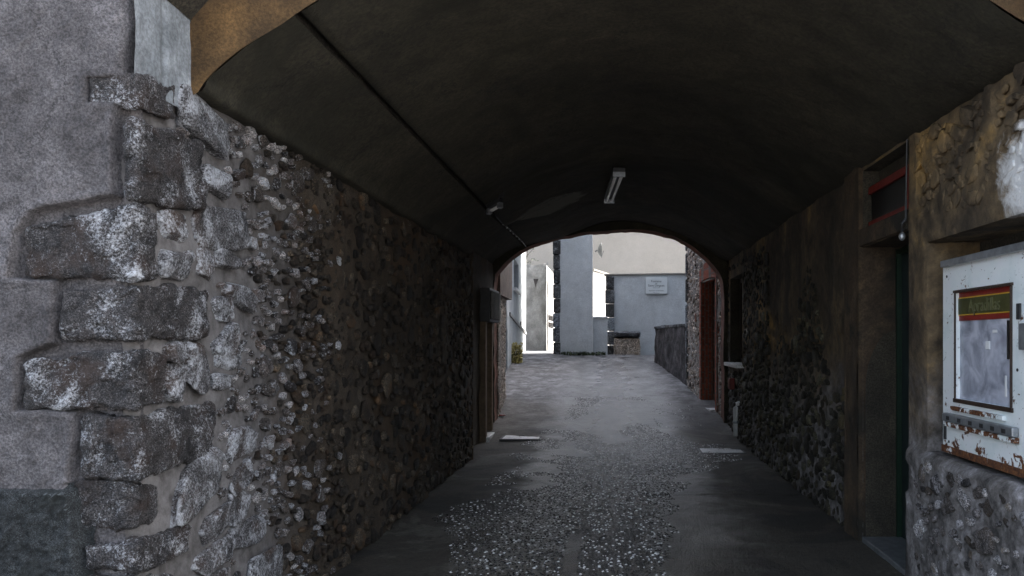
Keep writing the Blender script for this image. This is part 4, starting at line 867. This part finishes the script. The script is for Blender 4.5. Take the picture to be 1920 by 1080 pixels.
# stone bench
sb = empty('stone_bench', 'low rough stone block with a dark weathered top below the plaque wall', 'stone block', (X_(1175, 22.2), 22.4, 1.15))
def rough_block(name, x0, x1, y0, y1, z0, z1, mat, parent, seed, r=.05):
    n = 20; g1 = np.linspace(-1, 1, n); Vs = []; Fs = []; k = 0
    for ax in range(3):
        for sgn in (-1, 1):
            A, B = np.meshgrid(g1, g1, indexing='ij'); q = np.zeros((n, n, 3)); q[..., ax] = sgn; q[..., (ax + 1) % 3] = A; q[..., (ax + 2) % 3] = B; Vs.append(q.reshape(-1, 3)); Fs.append(grid_faces(n, n) + k); k += n * n
    q = np.concatenate(Vs); ext = np.array([(x1 - x0) / 2, (y1 - y0) / 2, (z1 - z0) / 2]); p = q * ext; core = np.clip(p, -(ext - r), ext - r); dl = p - core; Ln = np.linalg.norm(dl, axis=1, keepdims=True); Ln[Ln == 0] = 1; nr = dl / Ln
    p = core + nr * r + np.array([(x0 + x1) / 2, (y0 + y1) / 2, (z0 + z1) / 2]); p = p + nr * (fbm(p * 5 + seed, seed, 4)[:, None] * .03); return meshobj(name, p, np.concatenate(Fs), mat, parent)
rough_block('block', X_(1152, 22.2), X_(1200, 22.2), 22.2, 22.85, 1.0, Z_(633, 22.2), M['rock'], sb, 4)
rough_block('top_slab', X_(1151, 22.2), X_(1201, 22.2), 22.14, 22.88, Z_(632, 22.2), Z_(623, 22.2), M['blockstone'], sb, 8, .04)

# left: light house, ramp wall with plants, back wall, white flank, far cream house
lh = empty('pale_house', 'pale blue rendered house with a recessed side window left of the court', 'house', (-2.8, 24, 1.2))
xa, xb = X_(950, 19.0), X_(985, 28.6); a, t, L = frame_of((xa, 19.0), (xb, 28.6)); n_ = Vector((t.y, -t.x, 0)); n_ = n_ if n_.x > 0 else -n_
def u_at(px):     # where the sight line of column px meets the wall
    k = (px - VX) / F; return (k * a.y - a.x) / (t.x - k * t.y)
uw0, uw1 = u_at(963.5), u_at(972); dw = a.y + t.y * uw1
WN = (uw0, uw1, Z_(548, dw), Z_(497, dw))
wallgrid('wall', tuple(a), tuple(t), (0, 0, 1), tuple(n_), (0, L), (.9, 7.0), .08, rough_h(.015, 2, 161), M['lightblue'], lh, holes=[WN])
reveal('window_reveal', tuple(a), tuple(t), (0, 0, 1), tuple(n_), WN, .22, M['lightblue'], lh, step=.1)
slab2 = lambda m, u0, u1, v0, v1, o0, o1: m.hexa([tuple(a + t * u + n_ * o + Vector((0, 0, v))) for v in (v0, v1) for (u, o) in ((u0, o0), (u1, o0), (u1, o1), (u0, o1))])
m = MB(); slab2(m, WN[0], WN[1], WN[2], WN[3], -.25, -.22); wn = m.build('window', M['glass'], lh)
m = MB(); slab2(m, WN[0] - .08, WN[1] + .08, WN[2] - .08, WN[2] - .004, -.05, .08); m.build('sill', M['slab'], wn)
ud = u_at(975); m = MB(); slab2(m, ud, ud + .5, 1.72, Z_(633, a.y + t.y * ud) + .5, .005, .03); m.build('vent', M['dsteel'], lh)
MB().box(-8, xb, 28.62, 28.8, 1, 7).build('gable_wall', M['lightblue'], lh)
MB().box(-8, xa - .02, 19.0, 19.15, .8, 7).build('gable_wall', M['lightblue'], lh)
MB().box(-8.2, xa + .15, 18.8, 29, 7, 7.2).build('roof', M['endred'], lh)
# ramp parapet against the pale house
rp = empty('ramp_wall', 'sloping white topped ramp wall falling along the pale house', 'wall', (-2.4, 22, 1.2))
m = MB(); r0, r1 = (X_(954, 20.0), 20.0), (X_(985, 27.5), 27.5)
z0, z1 = Z_(592, 20.0), Z_(628, 27.5)
m.hexa([(r0[0], r0[1], 1.0), (r1[0], r1[1], 1.1), (r1[0] - .2, r1[1], 1.1), (r0[0] - .2, r0[1], .9), (r0[0], r0[1], z0), (r1[0], r1[1], z1), (r1[0] - .2, r1[1], z1), (r0[0] - .2, r0[1], z0)]); m.build('wall', M['lightblue'], rp)
m = MB(); m.hexa([(r0[0] + .05, r0[1], z0 + .003), (r1[0] + .05, r1[1], z1 + .003), (r1[0] - .25, r1[1], z1 + .003), (r0[0] - .25, r0[1], z0 + .003), (r0[0] + .05, r0[1], z0 + .09), (r1[0] + .05, r1[1], z1 + .09), (r1[0] - .25, r1[1], z1 + .09), (r0[0] - .25, r0[1], z0 + .09)]); m.build('coping', M['white'], rp, bevel=.01)
tuft('yellow_shrub', 'yellow green shrub growing at the foot of the sloping ramp wall', 'shrub', -2.66, -2.36, 20.8, float(gz(20.8)), .5, 420, M['leaf'], 6)
# back wall
D_B = 30.0
bw = empty('back_wall', 'old pale stained wall with rough stone top closing the lane', 'wall', (X_(1010, D_B), D_B, 1.2))
x0, x1 = X_(983, D_B), X_(1027, D_B)
us = axis_pts(x0, x1, .03); zs = np.linspace(0, 1, 60); UU, ZZ = np.meshgrid(us, zs, indexing='ij'); tp = Z_(494, D_B) + .12 * fbm(np.stack([UU * 3, 0 * UU, 0 * UU], -1), 171, 3)
pos = np.stack([UU, np.full_like(UU, D_B), 1.15 + (tp - 1.15) * ZZ], -1); up = sst(Z_(524, D_B), Z_(518, D_B), pos[..., 2]); pos[..., 1] -= fbm(pos * 4, 172, 4) * (.015 + .06 * up) + .04 * (1 - sst(0, .05, np.abs(pos[..., 2] - Z_(521, D_B)))) * -1
meshobj('wall', pos.reshape(-1, 3), grid_faces(len(us), 60), M['oldwall'], bw)
MB().box(x0, x1, D_B + .05, D_B + .3, 1.15, Z_(500, D_B)).build('core', M['oldwall'], bw)
stn = [(X_(1000, D_B), Z_(523, D_B)), (X_(1010, D_B), Z_(523, D_B)), (X_(1006, D_B), Z_(533, D_B)), (X_(1005, D_B), Z_(541, D_B))]
MB().add([(x, D_B - .03, z) for x, z in stn] + [(x, D_B - .02, z) for x, z in stn], [(0, 1, 2, 3), (0, 1, 5, 4), (1, 2, 6, 5), (2, 3, 7, 6), (3, 0, 4, 7)]).build('stain', M['parapet'], bw)
# white flank wall with barred window
wf = empty('white_house', 'bright white limewashed house flank with a small barred window', 'house', (-2.5, 32, 1.2))
xw = X_(1025.5, 29.9)
hw = (F * -xw / (VX - 1028), F * -xw / (VX - 1037.5)); zw = (Z_(615, 31.5), Z_(591, 31.5))
wallgrid('wall', (xw, 0, 0), UL, VL, (1, 0, 0), (29.7, 42), (1.1, 4.35), .15, rough_h(.01, 2, 181), M['white'], wf, holes=[(hw[0], hw[1], zw[0], zw[1])])
reveal('window_reveal', (xw, 0, 0), UL, VL, (1, 0, 0), (hw[0], hw[1], zw[0], zw[1]), .15, M['white'], wf, step=.2)
wn = MB().box(xw - .17, xw - .15, hw[0], hw[1], zw[0], zw[1]).build('window', M['darkwood'], wf)
for k in range(5): yk = hw[0] + (k + .5) * (hw[1] - hw[0]) / 5; MB().box(xw - .04, xw - .02, yk - .03, yk + .03, zw[0], zw[1]).build('bar', M['dsteel'], wn)
MB().box(xw - .045, xw + .02, hw[0], hw[1], (zw[0] + zw[1]) / 2 - .03, (zw[0] + zw[1]) / 2 + .03).build('crossbar', M['white'], wn)
MB().box(xw - 4, xw - .02, 41.9, 42, 1, 4.3).build('gable_wall', M['white'], wf)
wo = empty('white_outbuilding', 'bright white sunlit outbuilding seen in the gap beside the blue grey house', 'outbuilding', (-.7, 30, 1.2))
m = MB(); q0, q1 = (X_(1112, 28.6), 28.6), (X_(1142, 30.1), 30.1)
m.hexa([(q0[0], q0[1], 1.1), (q1[0], q1[1], 1.1), (q1[0] - .5, q1[1] + .7, 1.1), (q0[0] - .5, q0[1] + .7, 1.1), (q0[0], q0[1], 4.05), (q1[0], q1[1], 4.0), (q1[0] - .5, q1[1] + .7, 4.0), (q0[0] - .5, q0[1] + .7, 4.05)]); m.build('wall', M['white'], wo)
m = MB(); m.hexa([(q0[0] + .04, q0[1] - .1, 4.06), (q1[0] + .04, q1[1] + .05, 4.01), (q1[0] - .5, q1[1] + .8, 4.01), (q0[0] - .6, q0[1] + .7, 4.06), (q0[0] + .04, q0[1] - .1, 4.12), (q1[0] + .04, q1[1] + .05, 4.07), (q1[0] - .5, q1[1] + .8, 4.07), (q0[0] - .6, q0[1] + .7, 4.12)]); m.build('roof', M['tan'], wo)
# far cream house
D_T = 44.0
ch = empty('cream_house', 'large cream rendered house standing pale behind the court walls', 'house', (0, D_T, 1.3))
wallgrid('wall', (0, D_T, 0), (1, 0, 0), (0, 0, 1), (0, -1, 0), (-9, 11), (1.0, 9.5), .4, rough_h(.03, .6, 191), M['tan'], ch)
MB().box(-9, 11, D_T + .1, D_T + 8, 1, 9.4).build('core', M['tan'], ch)
MB().box(-9.4, 11.4, D_T - .3, D_T + 8.4, 9.5, 9.8).build('roof', M['endred'], ch)
# tree seen over the back wall
tr = empty('small_tree', 'sparse dark twiggy tree peeping over the old back wall', 'tree', (X_(990, 33), 33, 1.25))
g5 = np.random.default_rng(8); x0 = X_(986, 33); MB().tube([(x0, 33, 1.2), (x0 + .05, 33, 3), (x0 - .05, 33, 4.6), (x0 + .15, 33, 5.6)], [.07, .05, .035, .012], 7).build('trunk', M['darkwood'], tr, True)
m = MB()
for k in range(7):
    zb = 3.6 + k * .28; m.tube([(x0, 33, zb), (x0 + g5.uniform(-.2, .3), 33 + g5.uniform(-.2, .2), zb + .25), (x0 + g5.uniform(-.3, .5), 33 + g5.uniform(-.3, .3), zb + .5)], [.018, .012, .005], 5)
m.build('limb', M['darkwood'], tr)
V = []; Fc = []
for k in range(130):
    c0 = np.array([x0 + g5.normal() * .22 + .12, 33 + g5.normal() * .2, 4.7 + g5.normal() * .45]); d1 = g5.normal(size=3); d1 /= np.linalg.norm(d1); d2 = np.cross(d1, g5.normal(size=3)); d2 /= np.linalg.norm(d2); nv = len(V); l = g5.uniform(.03, .06)
    V += [c0 - d1 * l, c0 + d2 * l * .5, c0 + d1 * l, c0 - d2 * l * .5]; Fc.append((nv, nv + 1, nv + 2, nv + 3))
meshobj('crown', V, Fc, M['leafd'], tr, False)
# satellite dish on a mast behind the plaque wall
dd = 25.0; dc = Vector((X_(1128.5, dd), dd, Z_(469, dd)))
sd = empty('satellite_dish', 'grey satellite dish seen edge on beside the blue grey house', 'satellite dish', (xa1, 25, dc.z))
V = []; Fc = []; nr_, na = 7, 28; R = .235
for i in range(nr_):
    r = R * i / (nr_ - 1)
    for j in range(na): an = 2 * math.pi * j / na; V.append((dc.x - .13 * (1 - (r / R) ** 2), dc.y + r * math.cos(an), dc.z + r * math.sin(an) * 1.0))
V = V + [(x - .012, y, z) for x, y, z in V]; nV = nr_ * na
for s_ in (0, nV):
    for i in range(nr_ - 1):
        for j in range(na): Fc.append((s_ + i * na + j, s_ + i * na + (j + 1) % na, s_ + (i + 1) * na + (j + 1) % na, s_ + (i + 1) * na + j))
for j in range(na): k = (nr_ - 1) * na; Fc.append((k + j, k + (j + 1) % na, nV + k + (j + 1) % na, nV + k + j))
meshobj('reflector', V, Fc, M['dishgrey'], sd)
MB().tube([(xa1, 25, dc.z - .05), (dc.x - .14, 25, dc.z)], .02, 8).build('mount', M['dsteel'], sd)
MB().tube([(dc.x - .02, 25, dc.z - .22), (dc.x + .06, 25, dc.z - .02)], .008, 6).build('feed_arm', M['dsteel'], sd)

# ================================================================== LIGHT, CAMERA
SUN = Vector((.62, .36, .62)).normalized()
w = bpy.data.worlds.new('World'); S.world = w; w.use_nodes = True; nt = w.node_tree
sky = nt.nodes.new('ShaderNodeTexSky'); sky.sky_type = 'NISHITA'; sky.sun_disc = False
sky.sun_elevation = math.asin(SUN.z); sky.sun_rotation = math.atan2(SUN.x, SUN.y)
hs = nt.nodes.new('ShaderNodeHueSaturation'); hs.inputs['Saturation'].default_value = .62; nt.links.new(sky.outputs[0], hs.inputs['Color']); nt.links.new(hs.outputs[0], nt.nodes['Background'].inputs[0]); nt.nodes['Background'].inputs[1].default_value = .15
sky.dust_density = 5.0; sky.air_density = 1.0; sky.ozone_density = 1.0
l = bpy.data.lights.new('sun', 'SUN'); l.energy = 2.2; l.angle = math.radians(.5); l.color = (1, .95, .88)
lo_ = bpy.data.objects.new('sun', l); COL.objects.link(lo_); lo_.rotation_euler = (-SUN).to_track_quat('-Z', 'Y').to_euler(); lo_.location = (20, 10, 40)
cam = bpy.data.cameras.new('camera'); co_ = bpy.data.objects.new('camera', cam); COL.objects.link(co_)
co_.location = (0, 0, EYE); co_.rotation_euler = (math.radians(90), 0, 0)
cam.sensor_width = 36; cam.lens = 36 * F / 1920; cam.shift_x = (960 - VX) / 1920; cam.shift_y = (VY - 540) / 1920; cam.clip_start = .05; cam.clip_end = 500
S.camera = co_
S.view_settings.view_transform = 'Standard'; S.view_settings.look = 'None'; S.view_settings.exposure = 2.5; S.view_settings.gamma = 1
S.render.engine = 'CYCLES'; S.cycles.use_denoising = True; S.cycles.max_bounces = 10; S.cycles.diffuse_bounces = 6; S.cycles.caustics_reflective = False; S.cycles.caustics_refractive = False
